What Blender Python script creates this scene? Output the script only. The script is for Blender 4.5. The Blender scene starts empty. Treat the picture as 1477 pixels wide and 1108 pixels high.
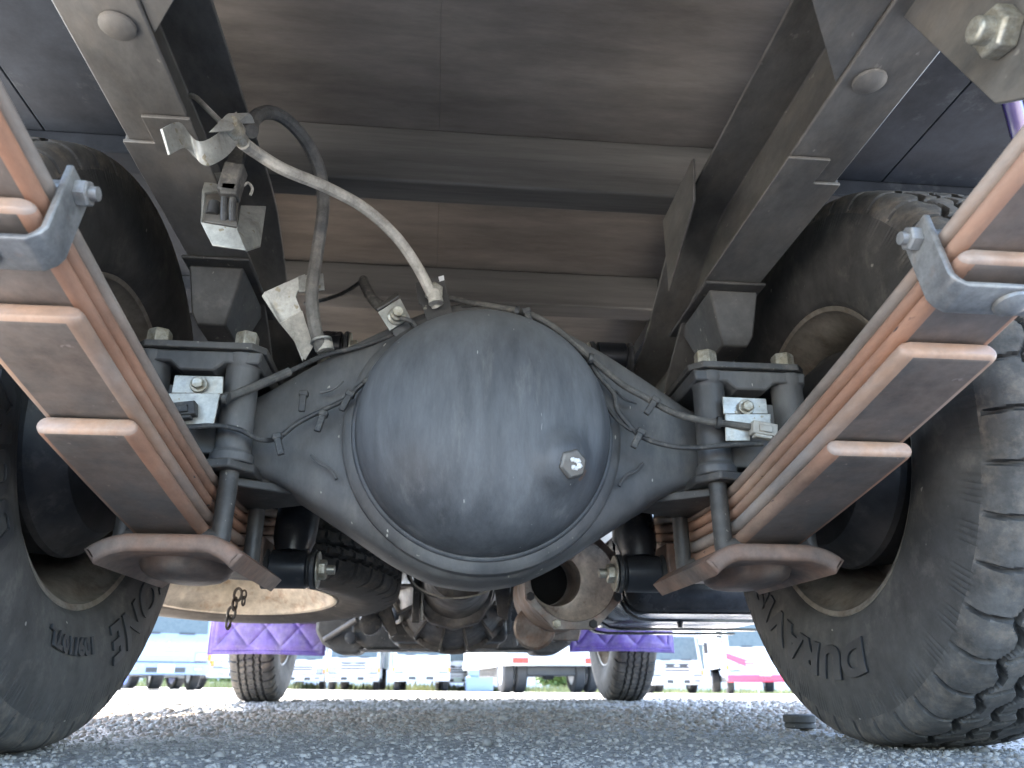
import bpy, bmesh, math, random
import numpy as np
from math import sin, cos, pi, atan, sqrt, radians, tan, atan2
from mathutils import Vector, Matrix, noise
random.seed(7); np.random.seed(7)
S = bpy.context.scene
C = S.collection
# ------------------------------------------------------------------ camera, sky, sun, exposure
F_PX = 1109.0
TH = atan((985 - 554) / F_PX); PSI = atan((738.5 - 623) * cos(TH) / F_PX)
CAM = Vector((-.055, 0, .08))
cam = bpy.data.cameras.new('camera'); co = bpy.data.objects.new('camera', cam); C.objects.link(co)
co.location = CAM; co.rotation_euler = (pi/2 + TH, 0, -PSI)
cam.sensor_width = 36; cam.lens = F_PX / 1477 * 36; cam.clip_start = .02; cam.clip_end = 2000
cam.dof.use_dof = True; cam.dof.focus_distance = 1.0; cam.dof.aperture_fstop = 9.0
S.camera = co
SUN_EL = radians(60); SUN_AZ = radians(330)      # azimuth clockwise from +Y: high, ahead and to the left
w = bpy.data.worlds.new('World'); S.world = w; w.use_nodes = True
nt = w.node_tree; bg = nt.nodes['Background']
sk = nt.nodes.new('ShaderNodeTexSky'); sk.sky_type = 'NISHITA'; sk.sun_disc = False
sk.sun_elevation = SUN_EL; sk.sun_rotation = SUN_AZ; sk.air_density = 1.0; sk.dust_density = 2.0; sk.ozone_density = 1.0
nt.links.new(sk.outputs[0], bg.inputs[0]); bg.inputs[1].default_value = .115
sl = bpy.data.lights.new('sun', 'SUN'); sl.energy = 3.2; sl.angle = radians(.5); sl.color = (1, .93, .83)
so = bpy.data.objects.new('sun', sl); C.objects.link(so)
sd = Vector((sin(SUN_AZ)*cos(SUN_EL), cos(SUN_AZ)*cos(SUN_EL), sin(SUN_EL)))
so.rotation_euler = sd.to_track_quat('Z', 'Y').to_euler()
S.view_settings.view_transform = 'Standard'; S.view_settings.look = 'None'
S.view_settings.gamma = 1; S.view_settings.exposure = 3.85; S.view_settings.use_curve_mapping = False
S.render.engine = 'CYCLES'
cy = S.cycles; cy.max_bounces = 10; cy.diffuse_bounces = 6; cy.glossy_bounces = 4; cy.use_denoising = True
try: cy.denoiser = 'OPENIMAGEDENOISE'
except Exception: pass
cy.sample_clamp_indirect = 8; cy.caustics_reflective = False; cy.caustics_refractive = False

# ------------------------------------------------------------------ pixel -> point on a plane of known X, Y or Z
def ray(px, py):
    xc = (px-738.5)/F_PX; yc = (554-py)/F_PX
    f = cos(TH)-yc*sin(TH); u = sin(TH)+yc*cos(TH)
    return Vector((sin(PSI)*f+cos(PSI)*xc, cos(PSI)*f-sin(PSI)*xc, u))
def at(px, py, X=None, Y=None, Z=None):
    r = ray(px, py)
    t = (X-CAM.x)/r.x if X is not None else (Y-CAM.y)/r.y if Y is not None else (Z-CAM.z)/r.z
    return CAM + r*t

# ------------------------------------------------------------------ materials
MATS = {}
def mat(name, col, rough=.6, metal=0., col2=None, scale=8., lo=.4, hi=.65, dust=None, dust_amt=0., bump=.15, bscale=60., stretch=(1,1,1), spec=.5, top_dust=0., coat=0., detail=8, speck=None, speck_scale=90., speck_at=.72):
    if name in MATS: return MATS[name]
    m = bpy.data.materials.new(name); m.use_nodes = True; MATS[name] = m
    t = m.node_tree; N = t.nodes; L = t.links; b = N['Principled BSDF']
    tc = N.new('ShaderNodeTexCoord'); mp = N.new('ShaderNodeMapping'); mp.inputs['Scale'].default_value = stretch
    L.new(tc.outputs['Object'], mp.inputs[0])
    def noi(sc, det=detail, rgh=.6):
        n = N.new('ShaderNodeTexNoise'); n.inputs['Scale'].default_value = sc; n.inputs['Detail'].default_value = det
        n.inputs['Roughness'].default_value = rgh; L.new(mp.outputs[0], n.inputs[0]); return n
    def ramp(src, a, c):
        r = N.new('ShaderNodeMapRange'); r.inputs[1].default_value = a; r.inputs[2].default_value = c; L.new(src, r.inputs[0]); return r.outputs[0]
    def mix(fac, A, B):
        x = N.new('ShaderNodeMix'); x.data_type = 'RGBA'
        if isinstance(fac, (int, float)): x.inputs[0].default_value = fac
        else: L.new(fac, x.inputs[0])
        for s, v in ((6, A), (7, B)):
            if isinstance(v, tuple): x.inputs[s].default_value = (*v, 1)
            else: L.new(v, x.inputs[s])
        return x.outputs[2]
    cur = col
    n1 = noi(scale)
    if col2: cur = mix(ramp(n1.outputs[0], lo, hi), col, col2)
    rsrc = None
    if dust:
        n2 = noi(scale*2.7, 10, .7)
        f = ramp(n2.outputs[0], .62-dust_amt*.35, .78)
        cur = mix(f, cur, dust)
    if dust:
        n5 = noi(scale*7, 12, .75); n6 = noi(scale*1.7, 4, .5)
        hs_ = N.new('ShaderNodeHueSaturation'); L.new(cur, hs_.inputs['Color'])
        ad = N.new('ShaderNodeMath'); ad.operation = 'ADD'; L.new(n5.outputs[0], ad.inputs[0]); L.new(n6.outputs[0], ad.inputs[1])
        vr = N.new('ShaderNodeMapRange'); vr.inputs[1].default_value = .7; vr.inputs[2].default_value = 1.3; vr.inputs[3].default_value = .62; vr.inputs[4].default_value = 1.42
        L.new(ad.outputs[0], vr.inputs[0]); L.new(vr.outputs[0], hs_.inputs['Value']); cur = hs_.outputs[0]
    if speck:
        n4 = noi(speck_scale, 2, .5)
        cur = mix(ramp(n4.outputs[0], speck_at-.035, speck_at-.005), cur, speck)
    if top_dust:
        g = N.new('ShaderNodeNewGeometry'); sx = N.new('ShaderNodeSeparateXYZ'); L.new(g.outputs['Normal'], sx.inputs[0])
        mu = N.new('ShaderNodeMath'); mu.operation = 'MULTIPLY'; mu.inputs[1].default_value = top_dust
        L.new(ramp(sx.outputs[2], .2, .9), mu.inputs[0]); cur = mix(mu.outputs[0], cur, dust or (.3,.28,.25))
    if isinstance(cur, tuple): b.inputs['Base Color'].default_value = (*cur, 1)
    else: L.new(cur, b.inputs['Base Color'])
    n3 = noi(bscale, 6)
    rr = N.new('ShaderNodeMapRange'); rr.inputs[3].default_value = max(.05, rough-.14); rr.inputs[4].default_value = min(1, rough+.14)
    rr.inputs[1].default_value = .3; rr.inputs[2].default_value = .7
    L.new(n1.outputs[0], rr.inputs[0]); L.new(rr.outputs[0], b.inputs['Roughness'])
    b.inputs['Metallic'].default_value = metal; b.inputs['Specular IOR Level'].default_value = spec
    b.inputs['Coat Weight'].default_value = coat
    if bump:
        bp = N.new('ShaderNodeBump'); bp.inputs['Strength'].default_value = bump; bp.inputs['Distance'].default_value = .003
        L.new(n3.outputs[0], bp.inputs['Height']); L.new(bp.outputs[0], b.inputs['Normal'])
    return m
DUST = (.22,.20,.175)
chassis = mat('chassis_black', (.040,.039,.038), .52, col2=(.078,.074,.068), scale=9, dust=(.13,.12,.105), dust_amt=.25, bump=.2, bscale=45, top_dust=.5, speck=(.2,.19,.16), speck_at=.74)
railm = mat('rail_paint', (.105,.101,.094), .55, col2=(.165,.157,.142), scale=7, dust=(.17,.15,.125), dust_amt=.45, bump=.25, bscale=30, stretch=(1,.5,1), top_dust=.5, speck=(.22,.205,.18), speck_at=.76)
axlem = mat('axle_paint', (.050,.051,.053), .55, col2=(.108,.106,.102), scale=6, dust=(.13,.125,.115), dust_amt=.28, bump=.22, bscale=35, stretch=(1,1,.45), top_dust=.6, speck=(.4,.38,.33), speck_at=.755)
coverm = mat('cover_paint', (.048,.052,.058), .55, col2=(.115,.121,.128), scale=9, lo=.36, hi=.66, dust=(.15,.152,.15), dust_amt=.15, bump=.25, bscale=70, stretch=(1,1,.22), top_dust=.7, speck=(.30,.30,.28), speck_scale=110, speck_at=.775)
springm = mat('rusted_spring', (.38,.19,.115), .6, col2=(.22,.155,.12), scale=5, lo=.42, hi=.7, dust=(.36,.25,.18), dust_amt=.35, bump=.2, bscale=55, stretch=(1,.35,1), speck=(.05,.04,.04), speck_at=.74)
padm = mat('rusted_plate', (.20,.12,.085), .6, col2=(.12,.10,.088), scale=10, dust=(.2,.15,.12), dust_amt=.3, bump=.3, bscale=40)
clipm = mat('clip_steel', (.20,.20,.20), .42, .4, col2=(.29,.285,.27), scale=20, dust=(.25,.2,.17), dust_amt=.2, bump=.15)
rubber = mat('tyre_rubber', (.044,.0425,.041), .68, col2=(.074,.071,.066), scale=7, dust=(.13,.12,.105), dust_amt=.25, bump=.18, bscale=120, spec=.4, speck=(.3,.28,.25), speck_scale=60, speck_at=.765)
treadm = mat('tread_rubber', (.070,.067,.063), .86, col2=(.12,.114,.106), scale=12, dust=(.20,.165,.13), dust_amt=.4, bump=.25, bscale=150, spec=.3)
letterm = mat('tyre_letter', (.026,.027,.029), .55, col2=(.04,.04,.04), scale=30, bump=.05)
rimm = mat('rim_steel', (.20,.18,.15), .42, .3, col2=(.28,.25,.21), scale=9, dust=(.12,.075,.045), dust_amt=.3, bump=.1)
drumm = mat('drum_iron', (.022,.022,.024), .6, col2=(.045,.04,.038), scale=9, dust=(.1,.09,.08), dust_amt=.2)
zinc = mat('zinc_plate', (.33,.33,.305), .42, .5, col2=(.42,.42,.385), scale=18, dust=(.38,.34,.26), dust_amt=.25, bump=.08, speck=(.25,.22,.16), speck_at=.7)
nutm = mat('plated_nut', (.42,.41,.36), .42, .5, col2=(.3,.27,.2), scale=60, dust=(.22,.19,.14), dust_amt=.3, bump=.1)
wood = mat('plywood_floor', (.21,.186,.162), .75, col2=(.16,.142,.125), scale=3, lo=.35, hi=.7, dust=(.10,.09,.078), dust_amt=.5, bump=.35, bscale=24, stretch=(.25,1,1))
beamm = mat('beam_wood', (.115,.107,.097), .7, col2=(.10,.094,.086), scale=9, dust=(.13,.12,.11), dust_amt=.3, bump=.4, bscale=30, stretch=(.06,1,1))
panelm = mat('splash_panel', (.026,.032,.042), .8, spec=.15, col2=(.036,.042,.052), scale=3, dust=(.10,.11,.12), dust_amt=.1, bump=.06)
hosepale = mat('pale_hose', (.40,.38,.33), .75, col2=(.5,.47,.41), scale=25, dust=(.42,.39,.33), dust_amt=.3, bump=.3, bscale=200)
hosedark = mat('dusty_hose', (.06,.058,.054), .7, col2=(.10,.095,.085), scale=25, dust=(.2,.18,.15), dust_amt=.3, bump=.3, bscale=200)
cable = mat('black_cable', (.03,.031,.032), .6, col2=(.055,.053,.05), scale=30, dust=(.15,.14,.12), dust_amt=.3)
plug_pale = mat('pale_connector', (.42,.41,.37), .5, col2=(.3,.28,.24), scale=40)
whitep = mat('white_paint_mark', (.75,.76,.74), .6)
shockm = mat('shock_black', (.014,.016,.02), .35, col2=(.03,.033,.038), scale=10, dust=(.09,.085,.08), dust_amt=.15)
bushm = mat('bushing_rubber', (.03,.032,.036), .55, col2=(.06,.06,.06), scale=20, dust=(.14,.13,.11), dust_amt=.25)
creamrim = mat('cream_rim', (.60,.56,.48), .45, col2=(.52,.47,.38), scale=7, dust=(.28,.13,.045), dust_amt=.25, bump=.1)
chainm = mat('chain_steel', (.12,.11,.10), .45, .5, col2=(.07,.05,.04), scale=40)
castalu = mat('cast_aluminium', (.15,.14,.13), .5, .3, col2=(.075,.07,.066), scale=12, dust=(.2,.17,.13), dust_amt=.3, bump=.3)
exhm = mat('heated_steel', (.66,.58,.50), .4, .3, col2=(.52,.44,.37), scale=14, dust=(.2,.11,.07), dust_amt=.2, bump=.15)
exhdark = mat('heated_flange', (.2,.18,.165), .5, .4, col2=(.2,.14,.11), scale=18, dust=(.2,.1,.06), dust_amt=.3)
soot_hole_black = mat('soot_hole_black', (.01,.01,.01), .8)
tankm = mat('tank_black', (.018,.021,.027), .22, col2=(.04,.042,.048), scale=8, dust=(.1,.1,.1), dust_amt=.12, bump=.05)
vinyl = mat('purple_vinyl', (.15,.09,.38), .55, col2=(.22,.17,.38), scale=7, dust=(.30,.25,.38), dust_amt=.35, bump=.15, bscale=180)
vinylstitch = mat('purple_stitch', (.33,.26,.5), .6, col2=(.25,.18,.45), scale=40)
purplep = mat('purple_paint', (.05,.025,.2), .3)

# ------------------------------------------------------------------ mesh builder
class MB:
    def __init__(s): s.v = []; s.f = []
    def add(s, vs, fs):
        o = len(s.v); s.v += [tuple(p) for p in vs]; s.f += [tuple(i+o for i in f) for f in fs]; return s
    def box(s, a, b, M=None):
        x0,y0,z0 = a; x1,y1,z1 = b
        vs = [Vector(p) for p in ((x0,y0,z0),(x1,y0,z0),(x1,y1,z0),(x0,y1,z0),(x0,y0,z1),(x1,y0,z1),(x1,y1,z1),(x0,y1,z1))]
        if M: vs = [M@p for p in vs]
        return s.add(vs, [(0,3,2,1),(4,5,6,7),(0,1,5,4),(1,2,6,5),(2,3,7,6),(3,0,4,7)])
    def prism(s, poly, axis, a, b):
        n = len(poly); k = 'xyz'.index(axis); vs = []
        for t in (a, b):
            for p in poly:
                q = list(p); q.insert(k, t); vs.append(q)
        fs = [tuple(range(n-1,-1,-1)), tuple(range(n,2*n))] + [(i,(i+1)%n,(i+1)%n+n,i+n) for i in range(n)]
        return s.add(vs, fs)
    def strip(s, path, th, axis, a, b):
        """ribbon of thickness th following a 2D path, extruded along axis"""
        n = len(path); P2 = [Vector(p) for p in path]; up = []; dn = []
        for i in range(n):
            d = (P2[min(i+1,n-1)]-P2[max(i-1,0)]).normalized(); q = Vector((-d.y, d.x))*th/2
            up.append(P2[i]+q); dn.append(P2[i]-q)
        k = 'xyz'.index(axis); m = 2*n; vs = []
        for t in (a, b):
            for p in up+dn[::-1]: q = [p.x, p.y]; q.insert(k, t); vs.append(q)
        fs = [(i,(i+1)%m,(i+1)%m+m,i+m) for i in range(m)]
        for o_ in (0, m):
            for i in range(n-1): fs.append((o_+i, o_+i+1, o_+m-2-i, o_+m-1-i))
        return s.add(vs, fs)
    def rstrip(s, path, th, axis, a, b, r=.006):
        """like strip, with both long ends rounded over"""
        k = 'xyz'.index(axis); P2 = [Vector(p) for p in path]; n = len(P2); loops = []; sg = 1 if b > a else -1
        for y, ins in ((a, r), (a+sg*r*.3, r*.3), (a+sg*r, 0), (b-sg*r, 0), (b-sg*r*.3, r*.3), (b, r)):
            up = []; dn = []
            for i in range(n):
                d = (P2[min(i+1,n-1)]-P2[max(i-1,0)]).normalized(); q = Vector((-d.y, d.x))*(th/2-ins); p = P2[i].copy()
                if i == 0: p = p+d*ins
                if i == n-1: p = p-d*ins
                up.append(p+q); dn.append(p-q)
            lp = []
            for p in up+dn[::-1]:
                q3 = [p.x, p.y]; q3.insert(k, y); lp.append(q3)
            loops.append(lp)
        m = 2*n; vs = [p for l in loops for p in l]; fs = []
        for o_ in (0, 5*m):
            for i in range(n-1): fs.append((o_+i, o_+i+1, o_+m-2-i, o_+m-1-i))
        for j in range(5):
            for i in range(m): l = (i+1)%m; fs.append((j*m+i, j*m+l, (j+1)*m+l, (j+1)*m+i))
        return s.add(vs, fs)
    def lathe(s, prof, o, d, seg=24, up=None, caps=True, arc=None):
        """prof: (distance along d, radius)"""
        o = Vector(o); d = Vector(d).normalized()
        u = Vector(up) if up else (Vector((0,0,1)) if abs(d.z) < .9 else Vector((0,1,0)))
        u = (u - d*u.dot(d)).normalized(); w_ = d.cross(u); vs = []
        for h, r in prof:
            for i in range(seg):
                a = 2*pi*i/seg; vs.append(o+d*h+u*(r*cos(a))+w_*(r*sin(a)))
        fs = []
        for j in range(len(prof)-1):
            for i in range(seg):
                k = (i+1)%seg; fs.append((j*seg+i, (j+1)*seg+i, (j+1)*seg+k, j*seg+k))
        if caps:
            fs.append(tuple(range(seg))); fs.append(tuple(range((len(prof)-1)*seg+seg-1, (len(prof)-1)*seg-1, -1)))
        return s.add(vs, fs)
    def cyl(s, p0, p1, r, seg=20, r2=None, up=None):
        p0 = Vector(p0); p1 = Vector(p1)
        return s.lathe([(0,r),((p1-p0).length, r if r2 is None else r2)], p0, p1-p0, seg, up)
    def hexnut(s, p0, p1, r, up=None):
        p0 = Vector(p0); p1 = Vector(p1); L = (p1-p0).length
        return s.lathe([(0,r),(L*.85,r),(L,r*.86)], p0, p1-p0, 6, up)
    def tube(s, pts, r, seg=10, sub=6, closed=False):
        P = [Vector(p) for p in pts]; R = r if isinstance(r, (list, tuple)) else [r]*len(P)
        out = []; rr = []; n = len(P)
        rng = range(n if closed else n-1)
        for i in rng:
            g = (lambda k: P[k % n]) if closed else (lambda k: P[max(0, min(n-1, k))])
            a, b, c, d = g(i-1), g(i), g(i+1), g(i+2)
            for k in range(sub):
                t = k/sub
                out.append(.5*((2*b)+(c-a)*t+(2*a-5*b+4*c-d)*t*t+(3*b-a-3*c+d)*t**3))
                rr.append(R[i]*(1-t)+R[(i+1)%n]*t)
        if not closed: out.append(P[-1]); rr.append(R[-1])
        m = len(out); vs = []; u = None
        for i in range(m):
            if closed: d = (out[(i+1)%m]-out[i-1]).normalized()
            else: d = (out[min(i+1,m-1)]-out[max(i-1,0)]).normalized()
            if u is None: u = d.orthogonal().normalized()
            u = (u-d*u.dot(d)).normalized(); w_ = d.cross(u)
            for k in range(seg):
                a = 2*pi*k/seg; vs.append(out[i]+(u*cos(a)+w_*sin(a))*rr[i])
        fs = []
        for i in range(m if closed else m-1):
            j = (i+1)%m
            for k in range(seg):
                l = (k+1)%seg; fs.append((i*seg+k, j*seg+k, j*seg+l, i*seg+l))
        if not closed:
            fs.append(tuple(range(seg-1,-1,-1))); fs.append(tuple(range((m-1)*seg, m*seg)))
        return s.add(vs, fs)
    def mirror(s):
        m = MB(); m.v = [(-x,y,z) for x,y,z in s.v]; m.f = [f[::-1] for f in s.f]; return m
    def obj(s, name, m, parent=None, bevel=0., smooth=True, angle=35, loc=(0,0,0), label=None, seg=2, fix=True, sub=0):
        me = bpy.data.meshes.new(name); me.from_pydata(s.v, [], s.f); me.validate()
        if fix:
            bm = bmesh.new(); bm.from_mesh(me); bmesh.ops.recalc_face_normals(bm, faces=bm.faces); bm.to_mesh(me); bm.free()
        me.materials.append(m)
        if smooth:
            me.shade_smooth() if hasattr(me, 'shade_smooth') else None
            me.set_sharp_from_angle(angle=radians(angle))
        o = bpy.data.objects.new(name, me); C.objects.link(o); o.location = loc
        if parent: o.parent = parent
        if bevel:
            b = o.modifiers.new('bevel', 'BEVEL'); b.width = bevel; b.segments = seg; b.limit_method = 'ANGLE'; b.angle_limit = radians(30); b.harden_normals = False
        if sub:
            d = o.modifiers.new('subd', 'SUBSURF'); d.levels = sub; d.render_levels = sub
        if label: o['label'] = label
        return o
def empty(name, loc=(0,0,0), rot=(0,0,0), parent=None, label=None, cat=None, group=None, kind=None):
    o = bpy.data.objects.new(name, None); C.objects.link(o); o.location = loc; o.rotation_euler = rot; o.empty_display_size = .1
    if parent: o.parent = parent
    tag(o, label, cat, group, kind); return o
def tag(o, label=None, cat=None, group=None, kind=None):
    for k, v in (('label',label),('category',cat),('group',group),('kind',kind)):
        if v: o[k] = v
    return o
def copy_tree(o, parent=None):
    c = o.copy(); C.objects.link(c)
    if parent: c.parent = parent
    for ch in list(o.children): copy_tree(ch, c)
    return c
def basis(o, xd, yd):
    """matrix with local x along xd, y along yd"""
    x = Vector(xd).normalized(); y = Vector(yd); y = (y-x*y.dot(x)).normalized(); z = x.cross(y)
    M = Matrix((x, y, z)).transposed().to_4x4(); M.translation = Vector(o); return M

# ------------------------------------------------------------------ ground
def gz(x, y):
    d = max(0., min(y, 60)-4)
    return -d*(.0078+.00045*max(-20, min(x, 20)))
def ground():
    m = bpy.data.materials.new('gravel_asphalt'); m.use_nodes = True; t = m.node_tree; N = t.nodes; L = t.links; b = N['Principled BSDF']
    tc = N.new('ShaderNodeTexCoord')
    def vor(sc, feat='F1'):
        v = N.new('ShaderNodeTexVoronoi'); v.inputs['Scale'].default_value = sc; v.feature = feat; L.new(tc.outputs['Object'], v.inputs[0]); return v
    v1 = vor(120); v2 = vor(45)
    n = N.new('ShaderNodeTexNoise'); n.inputs['Scale'].default_value = 1.3; n.inputs['Detail'].default_value = 8; L.new(tc.outputs['Object'], n.inputs[0])
    cr = N.new('ShaderNodeValToRGB'); cr.color_ramp.elements[0].position = .0; cr.color_ramp.elements[0].color = (.20,.193,.182,1)
    cr.color_ramp.elements[1].position = 1; cr.color_ramp.elements[1].color = (.46,.445,.42,1)
    sp = N.new('ShaderNodeSeparateColor'); L.new(v1.outputs['Color'], sp.inputs[0]); L.new(sp.outputs[0], cr.inputs[0])
    # browner colour in a strip with wavering edges ahead of the axle
    sx = N.new('ShaderNodeSeparateXYZ'); L.new(tc.outputs['Object'], sx.inputs[0])
    wob = N.new('ShaderNodeMath'); wob.operation = 'MULTIPLY_ADD'; wob.inputs[1].default_value = .9; wob.inputs[2].default_value = -.45; L.new(n.outputs[0], wob.inputs[0])
    yy = N.new('ShaderNodeMath'); yy.operation = 'ADD'; L.new(sx.outputs[1], yy.inputs[0]); L.new(wob.outputs[0], yy.inputs[1])
    def mr(src, a, c):
        r = N.new('ShaderNodeMapRange'); r.interpolation_type = 'SMOOTHSTEP'; r.inputs[1].default_value = a; r.inputs[2].default_value = c; L.new(src, r.inputs[0]); return r.outputs[0]
    a = mr(yy.outputs[0], 1.35, 1.6); c = mr(yy.outputs[0], 2.7, 2.2)
    mu = N.new('ShaderNodeMath'); mu.operation = 'MULTIPLY'; L.new(a, mu.inputs[0]); L.new(c, mu.inputs[1])
    mu2 = N.new('ShaderNodeMath'); mu2.operation = 'MULTIPLY'; mu2.inputs[1].default_value = .75; L.new(mu.outputs[0], mu2.inputs[0])
    mx = N.new('ShaderNodeMix'); mx.data_type = 'RGBA'; L.new(mu2.outputs[0], mx.inputs[0]); L.new(cr.outputs[0], mx.inputs[6]); mx.inputs[7].default_value = (.42,.335,.26,1)
    L.new(mx.outputs[2], b.inputs['Base Color']); b.inputs['Roughness'].default_value = .8
    bp = N.new('ShaderNodeBump'); bp.inputs['Strength'].default_value = .8; bp.inputs['Distance'].default_value = .004; L.new(v1.outputs['Distance'], bp.inputs['Height'])
    bp.invert = True; L.new(bp.outputs[0], b.inputs['Normal'])
    xs = [-400,-100,-40]+list(np.linspace(-24,24,25))+[40,100,400]; ys = [-200,-40,-10,-4,0,1,2,3,4]+list(np.linspace(5,60,30))+[100,250,700]
    mb = MB(); n_ = len(xs)
    mb.v = [(x,y,gz(x,y)) for y in ys for x in xs]
    mb.f = [(j*n_+i, j*n_+i+1, (j+1)*n_+i+1, (j+1)*n_+i) for j in range(len(ys)-1) for i in range(n_-1)]
    o = mb.obj('ground', m); tag(o, 'grey worn asphalt lot strewn with gravel', None, None, 'structure')
    return m
gm = ground()

def gravel():
    """one mesh of loose stones; nobody could count them"""
    ico = bmesh.new(); bmesh.ops.create_icosphere(ico, subdivisions=1, radius=1)
    bv = np.array([v.co[:] for v in ico.verts]); bf = np.array([[v.index for v in f.verts] for f in ico.faces]); ico.free()
    m = mat('gravel_stone', (.40,.372,.335), .92, col2=(.20,.188,.17), scale=28, lo=.38, hi=.62, bump=.2, bscale=300, detail=1)
    md = mat('gravel_stone_brown', (.36,.30,.245), .9, col2=(.22,.185,.155), scale=28, lo=.38, hi=.62, bump=.2, bscale=300, detail=1)
    rng = np.random.default_rng(3)
    def batch(name, n, ylo, yhi, smin, smax, mt, lab, brown):
        y = np.exp(rng.uniform(math.log(ylo), math.log(yhi), n)); y = y if not brown else y + rng.normal(0, .08, n)
        x = CAM.x + y*(rng.uniform(-.72, .86, n)); s = smin*(smax/smin)**(rng.random(n)**2.2)
        s = s*np.clip(y/1.3, .8, 2.0)
        V = []; Fs = []
        for lo in range(n):
            sc = np.array([1, rng.uniform(.6,1), rng.uniform(.45,.8)])*s[lo]
            a = rng.uniform(0, 2*pi); ca, sa = cos(a), sin(a)
            p = bv*(1+rng.uniform(-.22,.22,(len(bv),1)))*sc
            q = np.stack([p[:,0]*ca-p[:,1]*sa, p[:,0]*sa+p[:,1]*ca, p[:,2]], 1)
            q += np.array([x[lo], y[lo], gz(x[lo], y[lo])+sc[2]*rng.uniform(-.1,.6)])
            V.append(q); Fs.append(bf+lo*len(bv))
        V = np.concatenate(V); Fs = np.concatenate(Fs)
        me = bpy.data.meshes.new(name); me.vertices.add(len(V)); me.vertices.foreach_set('co', V.ravel())
        me.loops.add(len(Fs)*3); me.loops.foreach_set('vertex_index', Fs.ravel().astype(np.int32))
        me.polygons.add(len(Fs)); me.polygons.foreach_set('loop_start', (np.arange(len(Fs))*3).astype(np.int32))
        me.update(calc_edges=True); me.materials.append(mt)
        o = bpy.data.objects.new(name, me); C.objects.link(o); tag(o, lab, None, None, 'stuff')
    batch('gravel', 42000, .7, 7.0, .0013, .0062, m, 'loose grey gravel scattered over the asphalt', False)
    batch('stones', 260, .75, 3.5, .005, .0105, m, 'scattered larger grey stones on the gravel', False)
    batch('brown_gravel', 9000, 1.4, 2.6, .0015, .0060, md, 'brownish gravel in the strip ahead of the axle', True)
gravel()

# ------------------------------------------------------------------ the truck
T = empty('delivery_truck', (0,0,0), label='underside of the truck overhead, with black axle, rusty springs and purple mud flaps', cat='truck')
AY = 1.09; AZ = .378

# cargo floor and cross beams
for i, (x0, x1) in enumerate([(-.95,-.47),(-.468,.468),(.47,.95)]):
    mb = MB()
    if i == 1:
        for a, c in ((-.468,-.0752),(-.0748,.468)):
            mb = MB().box((a,-.15,.95),(c,3.1,.975)); mb.obj('floor_panel', wood, T, .0004)
    else:
        xm = .70*(1 if x0 > 0 else -1)
        for a, c in sorted(((x0, xm-.001),(xm+.001, x1))):
            MB().box((a,-.15,.90),(c,3.1,.925)).obj('splash_panel', panelm, T, .0015)
for y, zb, d in ((-.10,.842,.06),(.28,.842,.06),(1.06,.842,.058),(1.52,.865,.058),(2.1,.85,.06),(2.6,.85,.06)):
    MB().box((-.43,y,zb),(.43,y+d,.949)).obj('cross_beam', beamm, T, .004)
    for s in (-1,1):
        a, c = sorted((s*.432, s*.94)); MB().box((a,y,.865),(c,y+d,.899)).obj('outrigger_beam', panelm, T, .003)
# frame rails: C channels open to the inside, dropping ahead of the axle
def rail(s):
    key = [(-.13,.66,.842),(.72,.66,.842),(1.08,.66,.842),(1.46,.475,.70),(2.0,.475,.70),(4.3,.475,.70)]
    rt = empty('frame_rail', parent=T)
    prof = lambda zb, zt: [(.344,zb),(.423,zb),(.423,zt),(.344,zt),(.344,zt-.005),(.418,zt-.005),(.418,zb+.005),(.344,zb+.005)]
    mb = MB(); n = 8
    ys = []
    for i in range(len(key)-1):
        a, b = key[i], key[i+1]; k = 6 if i == 2 else 1
        for j in range(k):
            t = j/k; ts = t*t*(3-2*t); ys.append((a[0]+(b[0]-a[0])*t, a[1]+(b[1]-a[1])*ts, a[2]+(b[2]-a[2])*ts))
    ys.append(key[-1]); vs = [(s*x,y,z) for y,zb,zt in ys for x,z in prof(zb,zt)]
    fs = [tuple(range(n)), tuple(range((len(ys)-1)*n, len(ys)*n))]
    for j in range(len(ys)-1):
        for i in range(n): k = (i+1)%n; fs.append((j*n+i, j*n+k, (j+1)*n+k, (j+1)*n+i))
    mb.add(vs, fs); mb.obj('channel', railm, rt, .002, angle=25)
    # doubler plate wrapping the flange and its rivets
    y0 = .76
    MB().prism([(s*.340,y0-.05),(s*.392,y0-.05),(s*.392,y0-.005),(s*.427,y0-.005),(s*.427,1.07),(s*.340,1.07)], 'z', .654, .6585).obj('doubler_plate', railm, rt, .0012)
    MB().box((s*.4235,y0,.655),(s*.4275,1.07,.80)).obj('doubler_web', railm, rt, .001)
    MB().lathe([(0,.017),(.003,.0165),(.006,.011),(.0075,.004)], (s*.372,.587,.6585), (0,0,-1), 18).obj('rivet', railm, rt)
    for yy in (.86, .9, .98, 1.02):
        MB().lathe([(0,.007),(.004,.006),(.006,.002)], (s*.4175,yy,.70+.04*(yy>.95)), (-s,0,0), 10).obj('rivet', railm, rt)
    for yy in (.7, .95):
        MB().lathe([(0,.012),(.001,.012)], (s*.4178,yy,.755), (-s,0,0), 14).obj('access_hole', soot_hole_black, rt)  # black disc on the web, standing in for the dark inside a hole
    return rt
for s in (-1,1): rail(s)
# gusset plates of the rear cross member
for s in (-1,1):
    g = MB().prism([(s*.3435,.60),(s*.3435,.05),(-s*.0,.05),(0,.25),(s*.20,.33),(s*.262,.49)], 'z', .664, .669)
    g.obj('gusset_plate', railm, T, .001)
MB().box((-.335,.1,.67),(.335,.24,.83)).obj('rear_cross_member', railm, T, .004)
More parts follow.
